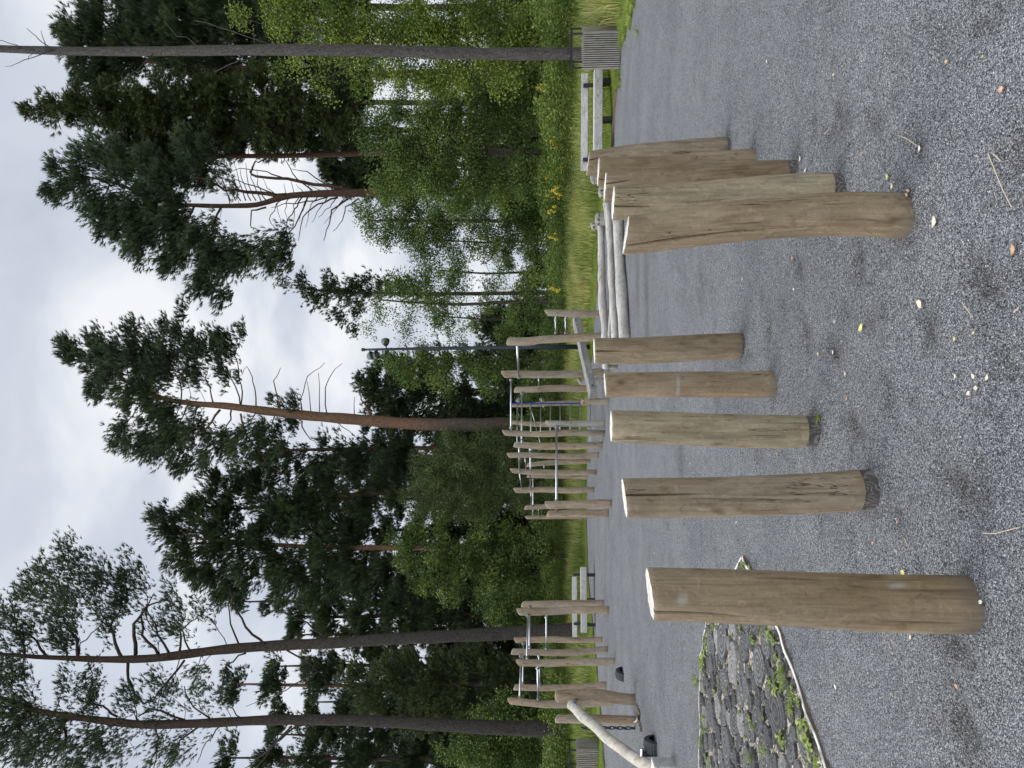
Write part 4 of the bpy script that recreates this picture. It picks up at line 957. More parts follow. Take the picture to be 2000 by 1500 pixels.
tree('spruce_tree', 'round dark conifer between the lamp post and the orange-trunked pine', 40,
     [(1085, 770, 16), (900, 765, 14), (750, 745, 6)],
     [(705, 742, 14, 16), (730, 755, 28, 32), (770, 740, 40, 50), (770, 800, 40, 50), (830, 770, 50, 70), (890, 790, 40, 70), (850, 710, 40, 30, .8), (930, 800, 40, 60, .8), (900, 860, 40, 50, .9), (990, 800, 35, 55, .8)], 'spruce', M_needle_dk, M_bark_dark, PG, 11, dense=1.2, clump=.55, cat='spruce tree', size=1.15)
# --- left of centre
tree('pine_tree', 'dark bushy pine with an orange stem, its crown stepping down left of the free-standing pine', 38,
     [(1085, 1070, 12), (850, 1069, 12), (760, 1069, 11), (600, 1068, 9), (480, 1062, 7), (400, 1055, 4), (330, 1030, 3)],
     [(305, 1003, 15, 14), (330, 1020, 26, 34), (350, 1070, 35, 40), (380, 1010, 35, 36), (430, 1040, 40, 60), (400, 1110, 45, 45), (450, 1150, 40, 35), (500, 1080, 45, 70), (560, 1120, 45, 60), (640, 1060, 60, 60), (560, 1010, 40, 40), (700, 1110, 50, 50, .8), (620, 1150, 40, 30, .8)],
     'pine', M_needle_dk, M_bark_red, PG, 12, dense=1.15, clump=.5, limbs=.5, cat='pine tree', size=1.15)
tree('pine_tree', 'pine with a bowed reddish stem just left of the free-standing pine', 39,
     [(1085, 985, 12), (850, 968, 12), (760, 960, 11), (680, 968, 10), (600, 978, 8), (520, 990, 7), (440, 995, 4)],
     [(420, 940, 22, 24), (460, 955, 28, 34), (440, 1000, 30, 30), (500, 950, 30, 40, .8), (540, 1000, 40, 40, .9), (620, 990, 50, 45), (700, 1000, 50, 50), (640, 940, 40, 30, .7), (750, 940, 40, 50, .8), (480, 900, 14, 14, .7), (410, 970, 16, 14)], 'pine', M_needle_dk, M_bark_redk, PG, 13, dense=1.15, clump=.5, cat='pine tree', size=1.15)
tree('pine_tree', 'leaning tall pine with dark plated bark and sparse crooked boughs, behind the small bench', 29,
     [(1125, 1232, 30), (1060, 1235, 27), (900, 1240, 24), (780, 1245, 22), (640, 1257, 21), (500, 1265, 20), (420, 1271, 18), (300, 1285, 16), (210, 1286, 13), (130, 1284, 10), (60, 1283, 8), (-40, 1276, 5)],
     [(60, 1150, 36, 26, .5), (40, 1230, 40, 40, .5), (110, 1180, 35, 50, .5), (120, 1060, 24, 16, .5), (150, 1090, 30, 30, .5), (130, 1240, 30, 40, .8), (190, 1130, 35, 40, .45), (240, 1170, 24, 40, .8), (250, 1120, 30, 25, .7), (280, 1140, 20, 20, .5), (330, 1170, 20, 30, .25), (180, 1330, 25, 40, .7), (20, 1300, 30, 40, .5), (400, 1190, 25, 20, .3), (320, 1340, 35, 25, .25), (-60, 1230, 60, 90, .6), (220, 1230, 30, 30, .35), (330, 1225, 50, 35, .25), (70, 1110, 24, 20, .4), (250, 1080, 16, 14, .3), (380, 1320, 40, 40, .25), (20, 1190, 24, 40, .5), (150, 1160, 120, 90, .28), (340, 1200, 90, 60, .14)],
     'pine', M_needle_bl, M_bark_dark, PG, 14, dense=3.4, clump=.46, limbs=.75, limb_r=.03, cat='pine tree', size=.85, rate=.40,
     dead=[[(265, 1278, 8), (262, 1220, 6), (285, 1185, 4), (320, 1170, 3), (350, 1175, 2)], [(310, 1280, 6), (280, 1240, 5), (275, 1200, 3.5), (300, 1160, 2)], [(330, 1275, 5), (300, 1220, 3.5), (285, 1180, 2)], [(350, 1275, 5), (355, 1230, 3.5), (380, 1210, 2.5), (400, 1190, 1.6)],
           [(520, 1262, 6), (480, 1225, 5), (455, 1180, 3), (450, 1150, 2)], [(470, 1268, 4), (450, 1220, 3), (448, 1160, 1.6)], [(640, 1250, 5), (600, 1215, 3.5), (540, 1190, 2)], [(360, 1290, 5), (320, 1340, 4), (290, 1375, 2)], [(250, 1295, 6), (255, 1340, 5), (280, 1378, 4), (300, 1360, 2.4)],
           [(560, 1270, 4), (620, 1310, 3), (560, 1350, 2), (480, 1380, 1)], [(480, 1276, 3.4), (440, 1300, 3), (430, 1360, 1.6)], [(90, 1280, 6), (60, 1240, 4), (0, 1225, 3)]])
tree('pine_tree', 'thick straight pine with dark plated bark, farthest left, behind the pale leaning beam', 28,
     [(1125, 1425, 32), (1050, 1424, 29), (900, 1415, 24), (800, 1410, 22), (650, 1408, 20), (500, 1409, 18), (400, 1412, 17), (280, 1413, 16), (200, 1405, 14), (130, 1398, 12), (70, 1390, 10), (0, 1365, 9), (-80, 1350, 5)],
     [(40, 1380, 40, 60, .8), (100, 1440, 40, 40, .7), (60, 1480, 40, 30, .6), (180, 1450, 30, 40, .6), (180, 1370, 20, 30, .6), (30, 1320, 30, 40, .5), (130, 1340, 26, 24, .6), (230, 1460, 30, 30, .4), (240, 1370, 30, 30, .4), (150, 1500, 50, 30, .6), (-50, 1400, 60, 110, .6), (330, 1460, 50, 40, .3), (300, 1350, 50, 40, .3), (20, 1440, 30, 50, .6), (400, 1350, 40, 30, .2), (110, 1440, 140, 70, .3), (330, 1430, 100, 60, .16)],
     'pine', M_needle_bl, M_bark_dark, PG, 15, dense=3.4, clump=.46, limbs=.75, limb_r=.03, cat='pine tree', size=.85, rate=.40,
     dead=[[(360, 1406, 5), (290, 1385, 4), (270, 1400, 3)], [(410, 1403, 4), (375, 1380, 3), (360, 1340, 2)], [(470, 1402, 3), (445, 1380, 2)], [(390, 1418, 4), (350, 1450, 3.4), (320, 1500, 2.4)], [(570, 1418, 4), (520, 1470, 3), (470, 1505, 1.6)], [(610, 1410, 5), (570, 1425, 4), (540, 1450, 3), (500, 1500, 2)], [(430, 1418, 3), (400, 1450, 2), (385, 1490, 1.4)], [(230, 1400, 5), (200, 1380, 4), (150, 1365, 2.5)], [(130, 1405, 5), (100, 1440, 4), (60, 1460, 2)], [(300, 1418, 4), (310, 1440, 3), (300, 1500, 2)], [(120, 1398, 5), (130, 1450, 4), (90, 1500, 3)]])
tree('juniper_tree', 'dense yellowish green evergreen between the two thick dark-barked pines', 33,
     [(1110, 1335, 14), (900, 1335, 10), (700, 1340, 5)],
     [(690, 1320, 26, 22), (730, 1360, 40, 40), (780, 1310, 45, 45), (810, 1390, 50, 35), (850, 1330, 50, 60), (900, 1380, 50, 45), (940, 1310, 45, 50), (980, 1360, 40, 55), (1030, 1320, 35, 50, .8)], 'spruce', M_needle_ol, M_bark_dark, 'evergreens and shrubs under the pines', 16, dense=1.3, clump=.45, cat='evergreen', size=.9)
specs = [(33, 430, 1270, 60, 'dark pine seen between the two thick trunks, lower than both'), (44, 560, 1200, 60, 'far dark pine between the bushy pine and the leaning trunk'), (46, 440, 1335, 60, 'far bluish pine top just left of the leaning trunk'), (45, 430, 1478, 60, 'far dark conifer at the lower left picture corner'), (50, 640, 1130, 60, 'far conifer behind the bushy stepped pine'), (50, 620, 920, 50, 'far spruce behind the bowed reddish stem'), (48, 530, 1410, 60, 'far spruce behind the evergreen by the thick trunk')]
for i, (D, top, py, wd, lab) in enumerate(specs[1:]):
    bl = []
    r_ = random.Random(50 + i)
    h = 1040 - top
    for k in range(8):
        f = k / 7; bl.append((top + 15 + f * h, py + r_.uniform(-.4, .4) * wd * f, 22 + 30 * f, 12 + wd * (.35 + .65 * f), .85 if k < 5 else .7))
    tree('conifer_tree', lab, D, [(1085, py, 12), (top + 100, py + 4, 6), (top + 20, py + 2, 3)], bl, 'spruce' if i % 2 else 'pine', (M_needle_dk, M_needle_bl, M_needle_dk)[i % 3], M_bark_red if i % 2 else M_bark_dark, PG, 60 + i, dense=1.1, clump=.6, cat='conifer', size=1.3)

fr_ = random.Random(77)
_where = ['behind the free-standing pine', 'behind the bowed reddish stem', 'behind the bushy stepped pine', 'behind the layered green tree', 'right of the leaning trunk', 'behind the leaning trunk', 'behind the dense evergreen', 'right of the thickest trunk', 'behind the thickest trunk', 'at the picture edge beyond the thickest trunk']
for i, (py, top) in enumerate([(835, 800), (905, 640), (975, 600), (1035, 560), (1110, 540), (1175, 450), (1240, 560), (1300, 520), (1370, 600), (1435, 520), (1490, 560), (720, 900), (640, 930), (150, 740), (225, 760), (285, 800), (55, 790), (345, 860)]):
    bl = []; h = 1050 - top
    for k in range(9):
        f = k / 8; bl.append((top + 12 + f * h, py + fr_.uniform(-.5, .5) * 50 * f, 18 + 26 * f, 12 + 44 * min(1, f * 1.5), .8))
    lab = 'distant dark fir, ' + (_where[i] if i < 10 else ('at the very picture corner', 'low, right of the round dark conifer', 'low, right of the lamp post mast', 'behind the bare grey trunk', 'behind the near bench', 'behind the near bench\'s left half', 'at the picture\'s top edge', 'behind the tight row of posts')[i - 10])
    tree('fir_tree', lab, 55 + fr_.uniform(-3, 5), [(1085, py, 9), (top + 80, py, 5), (top + 10, py, 2)], bl, 'spruce', (M_needle_dk, M_needle_ol, M_needle_bl)[i % 3], M_bark_dark, 'distant firs behind the yard', 100 + i, dense=1.0 if i < 13 else .42, clump=.75, limbs=.4, cat='fir tree', size=1.5)
for i, py in enumerate((20, 130, 195, 235, 330, 395, 470, 530, 620)):
    bl = [(fr_.uniform(840, 1050), py + fr_.uniform(-40, 40), fr_.uniform(16, 34), fr_.uniform(16, 30), .6) for _ in range(9 if py < 450 else 4)] + [(1045, py, 26, 45, 1.0)]
    tree('young_tree', 'thin young leafy tree far behind the meadow, ' + ('at the picture\'s top edge', 'just left of the bare grey trunk', 'behind the right end of the near bench', 'behind the middle of the near bench', 'behind the tight row of posts', 'left of the forked pine\'s foot', 'between forked pine and loose birch', 'right of the loose birch', 'behind the loose birch')[i], 46 + fr_.uniform(-3, 3), [(1085, py, 5), (950, py + 4, 4), (850, py - 3, 2)], bl, 'big', M_leaf_md, M_bark_young, 'young trees beyond the meadow', 130 + i, dense=.7, clump=.5, cat='leafy tree', size=1.2)

BG = 'leafy trees along the meadow'
tree('maple_tree', 'bright green leafy tree at the picture\'s upper edge, overlapping the bare grey trunk', 24,
     [(1080, 55, 6), (900, 68, 5), (760, 78, 4), (600, 60, 3)],
     [(560, 140, 30, 30, .5), (880, 160, 40, 30, .8), (680, 90, 50, 50), (800, 75, 50, 50), (1000, 120, 40, 50), (470, 20, 25, 30, .6), (540, 50, 40, 40, .6), (560, 0, 50, 40), (620, 60, 40, 50, .7), (650, 10, 50, 60), (720, 60, 60, 60), (760, 130, 50, 45, .8), (800, 20, 60, 70), (840, 100, 60, 70), (900, 40, 60, 70), (960, 100, 50, 70, .9), (1000, 30, 40, 60), (700, 165, 20, 22, .6), (830, 170, 30, 30, .8), (620, 150, 40, 25, .3), (1030, 60, 30, 50)], 'leaf', M_leaf_br, M_bark_young, BG, 20, dense=.8, clump=.42, cat='leafy tree', droop=.2)
tree('maple_tree', 'bright green leafy tree between the pointed spruce and the forked pine, above the bench', 27,
     [(1080, 300, 10), (950, 290, 7), (800, 290, 5), (720, 300, 3)],
     [(960, 370, 45, 40), (1000, 220, 40, 50), (900, 150, 40, 30, .6), (940, 190, 40, 40), (1020, 350, 30, 50), (790, 190, 30, 25, .5), (705, 225, 16, 18, .8), (720, 270, 26, 30, .8), (760, 230, 35, 35, .8), (770, 300, 45, 40), (760, 360, 45, 30), (820, 250, 40, 50), (840, 340, 45, 50), (880, 280, 45, 60), (900, 380, 40, 35), (930, 320, 40, 60, .8), (890, 200, 40, 30, .8), (960, 240, 40, 50, .7), (1010, 280, 30, 60, .7)], 'leaf', M_leaf_md, M_bark_young, BG, 21, dense=.9, clump=.42, cat='leafy tree')
tree('birch_tree', 'leafy tree with a feathery rounded top right of the forked pine\'s bare branches', 34,
     [(1085, 435, 8), (950, 432, 7), (800, 430, 5), (720, 430, 3)],
     [(710, 405, 16, 20, .7), (725, 430, 25, 30, .7), (760, 440, 35, 40), (790, 390, 40, 30), (820, 450, 40, 45), (870, 430, 45, 50, .9), (830, 500, 30, 25, .7), (890, 485, 30, 25, .6), (930, 440, 40, 50, .6), (980, 430, 40, 50, .5), (1030, 430, 30, 60, .7)], 'leaf', M_leaf_md, M_bark_young, BG, 22, dense=.8, clump=.45, cat='leafy tree', size=1.15)
tree('birch_tree', 'loose drooping birch with sky showing through, left of the lamp post top\'s round lamps', 32,
     [(1085, 588, 7), (1000, 590, 7), (900, 595, 6), (800, 590, 4), (740, 585, 3)],
     [(735, 600, 24, 30, .6), (760, 560, 30, 25), (780, 620, 30, 30, .5), (810, 570, 35, 35, .9), (850, 600, 40, 45, .5), (840, 540, 35, 25, .6), (890, 550, 40, 35, .6), (920, 600, 40, 50, .35), (970, 560, 40, 45, .45), (1000, 610, 40, 40, .35), (880, 500, 30, 20, .35), (720, 640, 16, 14, .3), (780, 655, 24, 12, .25), (1040, 560, 25, 50, .8)], 'leaf', M_leaf_md, M_bark_young, BG, 23, dense=.62, clump=.38, droop=.5, cat='leafy tree', size=1.1, rate=.8)
tree('spruce_tree', 'narrow pointed dark conifer rising above the loose birch beside the lamp post', 38,
     [(1085, 572, 8), (800, 574, 7), (700, 572, 5), (620, 568, 3), (570, 556, 2)],
     [(568, 556, 9, 9, .9), (585, 548, 14, 14), (600, 575, 16, 20), (625, 590, 20, 20), (645, 560, 22, 26), (660, 610, 18, 20, .8), (680, 570, 25, 28), (690, 640, 14, 12, .8), (700, 600, 20, 20, .6), (720, 560, 28, 26), (760, 560, 30, 24, .7), (820, 560, 40, 26, .6)], 'spruce', M_needle_dk, M_bark_dark, PG, 24, dense=1.1, clump=.38, cat='spruce tree', size=.9)
tree('birch_tree', 'small leafy tree right beside the lamp post, in front of the round dark conifer', 34,
     [(1085, 700, 5), (900, 702, 4), (800, 705, 3)],
     [(760, 705, 24, 20, .6), (790, 725, 30, 30, .8), (830, 700, 30, 25, .8), (860, 740, 35, 35, .8), (900, 700, 35, 30, .8), (950, 730, 35, 40, .7), (1000, 700, 35, 35, .8), (1035, 740, 25, 50), (880, 655, 30, 14, .4), (960, 655, 30, 18, .4), (1010, 645, 26, 22, .6)], 'leaf', M_leaf_md, M_bark_young, BG, 25, dense=.75, clump=.4, cat='leafy tree', size=1.1)
tree('willow_shrub', 'greyish olive rounded willow behind the thin far posts', 37,
     [(1085, 930, 8), (1000, 925, 6), (900, 925, 3)],
     [(800, 960, 20, 25, .8), (840, 920, 40, 45), (850, 985, 45, 40), (880, 870, 35, 30, .8), (910, 920, 50, 60), (930, 980, 50, 50), (970, 880, 45, 50), (1000, 950, 45, 60), (1040, 900, 30, 70), (1040, 980, 30, 50)], 'fine', M_leaf_gr, M_bark_young, BG, 26, dense=1.05, clump=.4, cat='shrub', size=1.2)
tree('maple_tree', 'fresh green leafy tree with layered boughs behind the small far bench', 35,
     [(1095, 1085, 5), (1000, 1080, 5), (900, 1070, 4), (800, 1060, 3)],
     [(768, 1055, 15, 20, .8), (790, 1080, 25, 34), (810, 1040, 28, 28), (830, 1120, 30, 40), (860, 1060, 35, 50), (880, 1150, 35, 35, .8), (910, 1090, 40, 55), (950, 1050, 40, 40), (960, 1130, 40, 50), (1000, 1080, 40, 60), (1030, 1150, 35, 45, .8), (1050, 1060, 25, 60)], 'big', M_leaf_md, M_bark_young, BG, 27, dense=.95, clump=.42, cat='leafy tree')
for i, (px, py, ra, rb, D, lab) in enumerate([(1000, 1190, 70, 40, 33, 'dark leafy bush between the layered green tree and the leaning trunk'), (1000, 1390, 80, 30, 30, 'dark leafy bush just right of the thickest trunk'), (960, 1470, 100, 40, 31, 'leafy bush at the picture edge left of the thickest trunk'), (1040, 830, 40, 30, 35, 'low dark bush at the foot of the free-standing pine'), (1030, 160, 40, 50, 27, 'low bush behind the near bench\'s right end'), (1020, 400, 45, 60, 34, 'low bush under the feathery rounded tree')]):
    tree('leafy_bush', lab, D, [(1090, py, 4), (px, py + 3, 2)], [(px + dx * ra, py + dy * rb, ra * .55, rb * .6) for dx, dy in ((-.5, 0), (0, -.5), (0, .5), (.5, -.2), (.6, .5), (-.2, .1))], 'big' if i % 2 else 'leaf', M_leaf_md, M_bark_young, 'bushes under the trees', 80 + i, dense=1.0, clump=.4, cat='bush')

# ------------------------------------------------------------------ meadow: short grass, tall dry grass, herbs (uncountable)
M_grass = leafmat('mown_grass', (.12, .17, .03), (.21, .28, .055), (.34, .38, .12), .35, .7, .8)
M_tall = leafmat('tall_grass', (.09, .16, .03), (.24, .30, .08), (.46, .43, .20), .3, .8, .5)
M_herb = leafmat('meadow_herbs', (.055, .095, .022), (.12, .175, .042), (.25, .30, .09), .3, .6, .6)
M_yellow = simple('yellow_blossom', (.62, .47, .05), .7, 0, .3, 40, .2)
M_stem = simple('green_stem', (.12, .19, .05), .8, 0, .25, 30)
def blades(n, L, w, spread, lean, seed):
    r = np.random.default_rng(seed); V = []; F_ = []
    for k in range(n):
        c = np.append(r.normal(size=2) * spread, 0); a = r.uniform(0, 2 * math.pi); l = L * r.uniform(.5, 1.1); d = np.array([math.cos(a), math.sin(a), 0]); s = np.array([-d[1], d[0], 0]) * w / 2
        le = lean * r.uniform(.2, 1.2)
        m_ = c + d * l * le * .25 + np.array([0, 0, l * .55]); t_ = c + d * l * le + np.array([0, 0, l * (1 - .25 * le)])
        V += [c - s, c + s, m_ + s * .8, m_ - s * .8, t_]; F_ += [(5 * k, 5 * k + 1, 5 * k + 2), (5 * k, 5 * k + 2, 5 * k + 3), (5 * k + 3, 5 * k + 2, 5 * k + 4)]
    return np.array(V), np.array(F_)
def herb(n, H, L, w, seed):
    r = np.random.default_rng(seed); V = []; F_ = []
    for k in range(n):
        z = H * r.uniform(.1, 1); a = r.uniform(0, 2 * math.pi); c = np.array([r.normal() * .05, r.normal() * .05, z]); l = L * (1.15 - .5 * z / H)
        d = np.array([math.cos(a), math.sin(a), r.uniform(-.3, .7)]); d /= np.linalg.norm(d); s = np.cross(d, [0, 0, 1]); s /= np.linalg.norm(s)
        s = s + r.normal(size=3) * .3; V += [c, c + d * l * .5 + s * w / 2, c + d * l, c + d * l * .5 - s * w / 2]; F_ += [(4 * k, 4 * k + 1, 4 * k + 2), (4 * k, 4 * k + 2, 4 * k + 3)]
    return np.array(V), np.array(F_)
def field(name, tmpl, n, b0, b1, s0, s1, m, size, tfun, keep=None):
    ph = np.arctan(rng.uniform(b0, b1, n)); s = rng.uniform(s0, s1, n) if not callable(s0) else s0(n, ph)
    r = redge(ph) + s; X = r * np.sin(ph); Y = r * np.cos(ph)
    if keep is not None:
        kk = keep(X, Y, s); X = X[kk]; Y = Y[kk]; s = s[kk]
    n = len(X); a = rng.uniform(0, 2 * math.pi, n); Rm_ = np.zeros((n, 3, 3)); Rm_[:, 0, 0] = np.cos(a); Rm_[:, 0, 1] = -np.sin(a); Rm_[:, 1, 0] = np.sin(a); Rm_[:, 1, 1] = np.cos(a); Rm_[:, 2, 2] = 1
    sc_ = rng.uniform(.7, 1.25, n)[:, None] * np.array([[1, 1, 1]]) * size
    sc_[:, 2] *= 1 + .35 * vnoise(X * .7, Y * .7, 0, 31)
    me = scatter(name, tmpl[0], tmpl[1], np.stack([X, Y, terr(X, Y)], 1), Rm_, sc_, np.clip(tfun(X, Y, s), 0, 1), m)
    o = link(name, me, m); return tag(o, kind='stuff')
field('short_grass', blades(7, .085, .010, .04, .8, 1), 52000, -.62, .62, .0, 3.4, M_grass, 1.0, lambda x, y, s: .45 + .28 * vnoise(x * .8, y * .8, 0, 21) + rng.normal(0, .17, len(x)))
field('short_grass', blades(6, .10, .016, .05, .8, 2), 9000, .40, .62, -.75, .2, M_grass, .8, lambda x, y, s: .4 + rng.normal(0, .2, len(x)), lambda x, y, s: vnoise(x * 2.2, y * 2.2, 0, 8) + s * .8 > -.12)
field('tall_grass', blades(7, .54, .015, .09, .95, 3), 26000, -.62, .62, 1.5, 7.5, M_tall, 1.0, lambda x, y, s: .50 + .30 * vnoise(x * .5, y * .5, 0, 22) + .12 * np.clip((x + 6) / 10, -1, 1) + .2 * vnoise(x * 2.1, y * 2.1, 0, 27) + rng.normal(0, .24, len(x)), lambda x, y, s: rng.random(len(x)) < np.clip((s - 1.4 - np.clip(-x, 0, 8) * .05) / 2.0, 0, 1) * (1 - .6 * np.clip((s - 5) / 2, 0, 1)))
field('herb_layer', herb(18, .95, .13, .05, 4), 15000, -.62, .62, 4.3, 11, M_herb, 1.0, lambda x, y, s: .45 + .3 * vnoise(x * .6, y * .6, 0, 23) + rng.normal(0, .16, len(x)), lambda x, y, s: rng.random(len(x)) < np.clip((s - 4.2) / 1.6, 0, 1))
field('undergrowth', herb(26, 1.25, .20, .09, 5), 9000, -.75, .75, 9, 24, M_herb, 1.05, lambda x, y, s: .3 + .25 * vnoise(x * .4, y * .4, 0, 24) + rng.normal(0, .14, len(x)))
# goldenrod plants
proto = None
gpos = [(1045, 180), (1050, 205), (1058, 168), (1075, 112), (1066, 262), (1068, 300), (1080, 288), (1064, 372), (1068, 384), (1075, 352), (1060, 402), (1062, 552), (1072, 225), (1060, 330), (1078, 150), (1064, 470), (1082, 60), (1058, 362), (1056, 192), (1082, 330), (1052, 215)]
for i, (px, py) in enumerate(gpos):
    D = 23.0 + 3.2 * random.random() + max(0, py - 350) * .012; p = W(px, py, D); gz = th(p.x, D); hh_ = max(.6, p.z - gz)
    if proto is None:
        proto = thing('goldenrod', (p.x, D, gz), 'x', 'flower')
        mb = MB(); mb.tube([p * 1 + Vector((0, 0, gz - p.z)), Vector((p.x, D, gz + 1.1))], [.008, .004], 5); mb.build('stem', M_stem, proto)
        V, F_ = herb(30, .95, .11, .022, 9); link('leaves', np_mesh('leaves', V, F_, np.full(len(F_), .4)), M_herb, proto)
        mb = MB()
        for q_ in range(6):
            ox, oy, oz = random.uniform(-.12, .12), random.uniform(-.12, .12), random.uniform(.9, 1.15)
            for k in range(13):
                c = Vector((p.x + ox + random.gauss(0, .018), D + oy + random.gauss(0, .018), gz + oz + random.uniform(-.02, .1))); mb.box(c, (.018, .018, .014), Matrix.Rotation(random.random() * 3, 3, Vector((random.random(), random.random(), 1)).normalized()))
        mb.build('blossom', M_yellow, proto); root = proto
    else:
        root = proto.copy(); C.objects.link(root)
        for ch in list(proto.children):
            c = ch.copy(); C.objects.link(c); c.parent = root
        root.location = (p.x, D, gz)
    k = hh_ / 1.15; root.scale = (1.15, 1.15, k); root.rotation_euler = (random.uniform(-.22, .22), random.uniform(-.22, .22), random.uniform(0, 6)); root.scale = [v * random.uniform(.75, 1.1) for v in root.scale]
    root['label'] = 'yellow flowering goldenrod standing in the meadow herbs behind the near bench'; root['category'] = 'flower'; root['group'] = 'goldenrod plants in the meadow'

# ------------------------------------------------------------------ bed paved with log slices
nE = [G(1455, 1088), G(1530, 1240), G(1620, 1500), Vector((-3.2, 2.1, 0))]
fE = [Vector((-6.5, 7.2, 0)), G(1371, 1500), G(1372, 1290), G(1384, 1216), G(1455, 1088)]
poly = [(p.x, p.y) for p in nE] + [(-6.5, 2.3)] + [(p.x, p.y) for p in fE[:-1]]
def inside(x, y, pg=poly):
    c = False; j = len(pg) - 1
    for i in range(len(pg)):
        if (pg[i][1] > y) != (pg[j][1] > y) and x < (pg[j][0] - pg[i][0]) * (y - pg[i][1]) / (pg[j][1] - pg[i][1]) + pg[i][0]: c = not c
        j = i
    return c
def edist(x, y):
    best = 9
    for L_ in (nE, fE):
        for a, b in zip(L_[:-1], L_[1:]):
            t_ = max(0, min(1, ((x - a.x) * (b.x - a.x) + (y - a.y) * (b.y - a.y)) / ((b.x - a.x) ** 2 + (b.y - a.y) ** 2)))
            best = min(best, math.hypot(x - a.x - t_ * (b.x - a.x), y - a.y - t_ * (b.y - a.y)))
    return best
m, t, bs = newmat('bed_soil')
cc = coords(t, (1, 1, 1), rnd=False)
vv = nd(t, 'ShaderNodeTexVoronoi', Scale=75.0); t.links.new(cc, vv.inputs['Vector']); sp = nd(t, 'ShaderNodeSeparateColor'); t.links.new(vv.outputs['Color'], sp.inputs[0])
col = ramp(t, sp.outputs[0], [(0, (.05, .04, .03)), (.5, (.17, .145, .11)), (.8, (.36, .32, .25)), (1, (.6, .56, .48))])
t.links.new(col, bs.inputs['Base Color']); bs.inputs['Roughness'].default_value = .95; bump(t, bs, sp.outputs[1], .8, .01)
mb = MB(); mb.add([(x, y, .012 + .0) for x, y in poly], [tuple(range(len(poly)))[::-1]]); mb.add([(x, y, -.05) for x, y in poly], [tuple(range(len(poly)))]) 
k = len(poly); mb.f += [(i, (i + 1) % k, (i + 1) % k + k, i + k) for i in range(k)]
tag(mb.build('bed_soil', m), kind='structure')
def border(pts, name, label, m, wd=.022, h=.05):
    root = thing(name, tuple(pts[0]), label, 'edging'); mb = MB(); V = []; n = 0
    P = []
    for a, b in zip(pts[:-1], pts[1:]):
        N = 14
        for i in range(N): P.append(a.lerp(b, i / N))
    P.append(pts[-1]); Fs = []
    for i, p in enumerate(P):
        d = (P[min(i + 1, len(P) - 1)] - P[max(0, i - 1)]).normalized(); o_ = Vector((d.y, -d.x, 0)); z = h + .006 * math.sin(i * .9) ; j_ = o_ * (.004 * math.sin(i * 1.7))
        for q, zz in ((-wd / 2, -.05), (-wd / 2, z), (wd / 2, z), (wd / 2, -.05)): V.append(Vector((p.x, p.y, zz)) + o_ * q + j_)
    for i in range(len(P) - 1):
        for k in range(4): Fs.append((i * 4 + k, i * 4 + (k + 1) % 4, i * 4 + 4 + (k + 1) % 4, i * 4 + 4 + k))
    mb.add(V, Fs); mb.build('strip', M_rust, root)
    V = []
    for i, p in enumerate(P):
        d = (P[min(i + 1, len(P) - 1)] - P[max(0, i - 1)]).normalized(); o_ = Vector((d.y, -d.x, 0)); z = h + .006 * math.sin(i * .9); j_ = o_ * (.004 * math.sin(i * 1.7))
        for q, zz in ((-wd * .6, z), (-wd * .6, z + .005), (wd * .6, z + .005), (wd * .6, z)): V.append(Vector((p.x, p.y, zz)) + o_ * q + j_)
    mb = MB(); mb.add(V, Fs); mb.build('pale_rim', m, root); return root
border(nE, 'bed_edging', 'whitish weathered strip along the near side of the bed of log slices', M_white, .021, .020)
border(fE, 'bed_edging', 'thin pale strip along the far side of the bed of log slices', M_white, .012, .025)
# slices
def slice_mat(name, a, b):
    m, t, bs = newmat(name); v = coords(t, (1, 1, 1), rnd=False)
    wv = nd(t, 'ShaderNodeTexWave', wave_type='RINGS', rings_direction='Z', Scale=8.5, Distortion=1.6); wv.inputs['Detail'].default_value = 3; wv.inputs['Detail Scale'].default_value = .8; t.links.new(v, wv.inputs['Vector'])
    oi = t.nodes.new('ShaderNodeObjectInfo'); n2 = noise(t, coords(t, (45, 45, 45)), 1, 5, .7); n3 = noise(t, coords(t, (10, 10, 10)), 1, 4, .6, .5)
    sp = nd(t, 'ShaderNodeSeparateXYZ'); t.links.new(v, sp.inputs[0]); ang = mth(t, 'ARCTAN2', sp.outputs[1], sp.outputs[0])
    cb_ = nd(t, 'ShaderNodeCombineXYZ'); t.links.new(mth(t, 'MULTIPLY', mth(t, 'SINE', ang), 2.6), cb_.inputs[0]); t.links.new(mth(t, 'MULTIPLY', mth(t, 'COSINE', ang), 2.6), cb_.inputs[1]); t.links.new(mth(t, 'MULTIPLY', oi.outputs['Random'], 50), cb_.inputs[2])
    rc = noise(t, cb_.outputs[0], 1.6, 3, .7); ck = mth(t, 'LESS_THAN', mth(t, 'ABSOLUTE', mth(t, 'SUBTRACT', rc, .5)), .008)
    col = mixc(t, wv.outputs['Fac'], a, b); col = mixc(t, .7, col, ramp(t, n3, [(.3, (.6, .6, .62)), (.55, (1, 1, 1)), (.75, (1.8, 1.75, 1.65))]), 'MULTIPLY')
    col = mixc(t, .45, col, ramp(t, n2, [(.25, (.5, .5, .5)), (.75, (1.4, 1.4, 1.4))]), 'MULTIPLY')
    rv = mth(t, 'ADD', mth(t, 'MULTIPLY', oi.outputs['Random'], .5), .4); cv = nd(t, 'ShaderNodeCombineColor'); [t.links.new(rv, cv.inputs[i]) for i in range(3)]
    col = mixc(t, 1.0, col, cv.outputs[0], 'MULTIPLY'); col = mixc(t, mth(t, 'MULTIPLY', ck, .8), col, (.012, .011, .01))
    t.links.new(col, bs.inputs['Base Color']); bs.inputs['Roughness'].default_value = .85; bump(t, bs, mth(t, 'ADD', mth(t, 'MULTIPLY', wv.outputs['Fac'], .8), mth(t, 'SUBTRACT', n2, ck)), .8, .006); return m
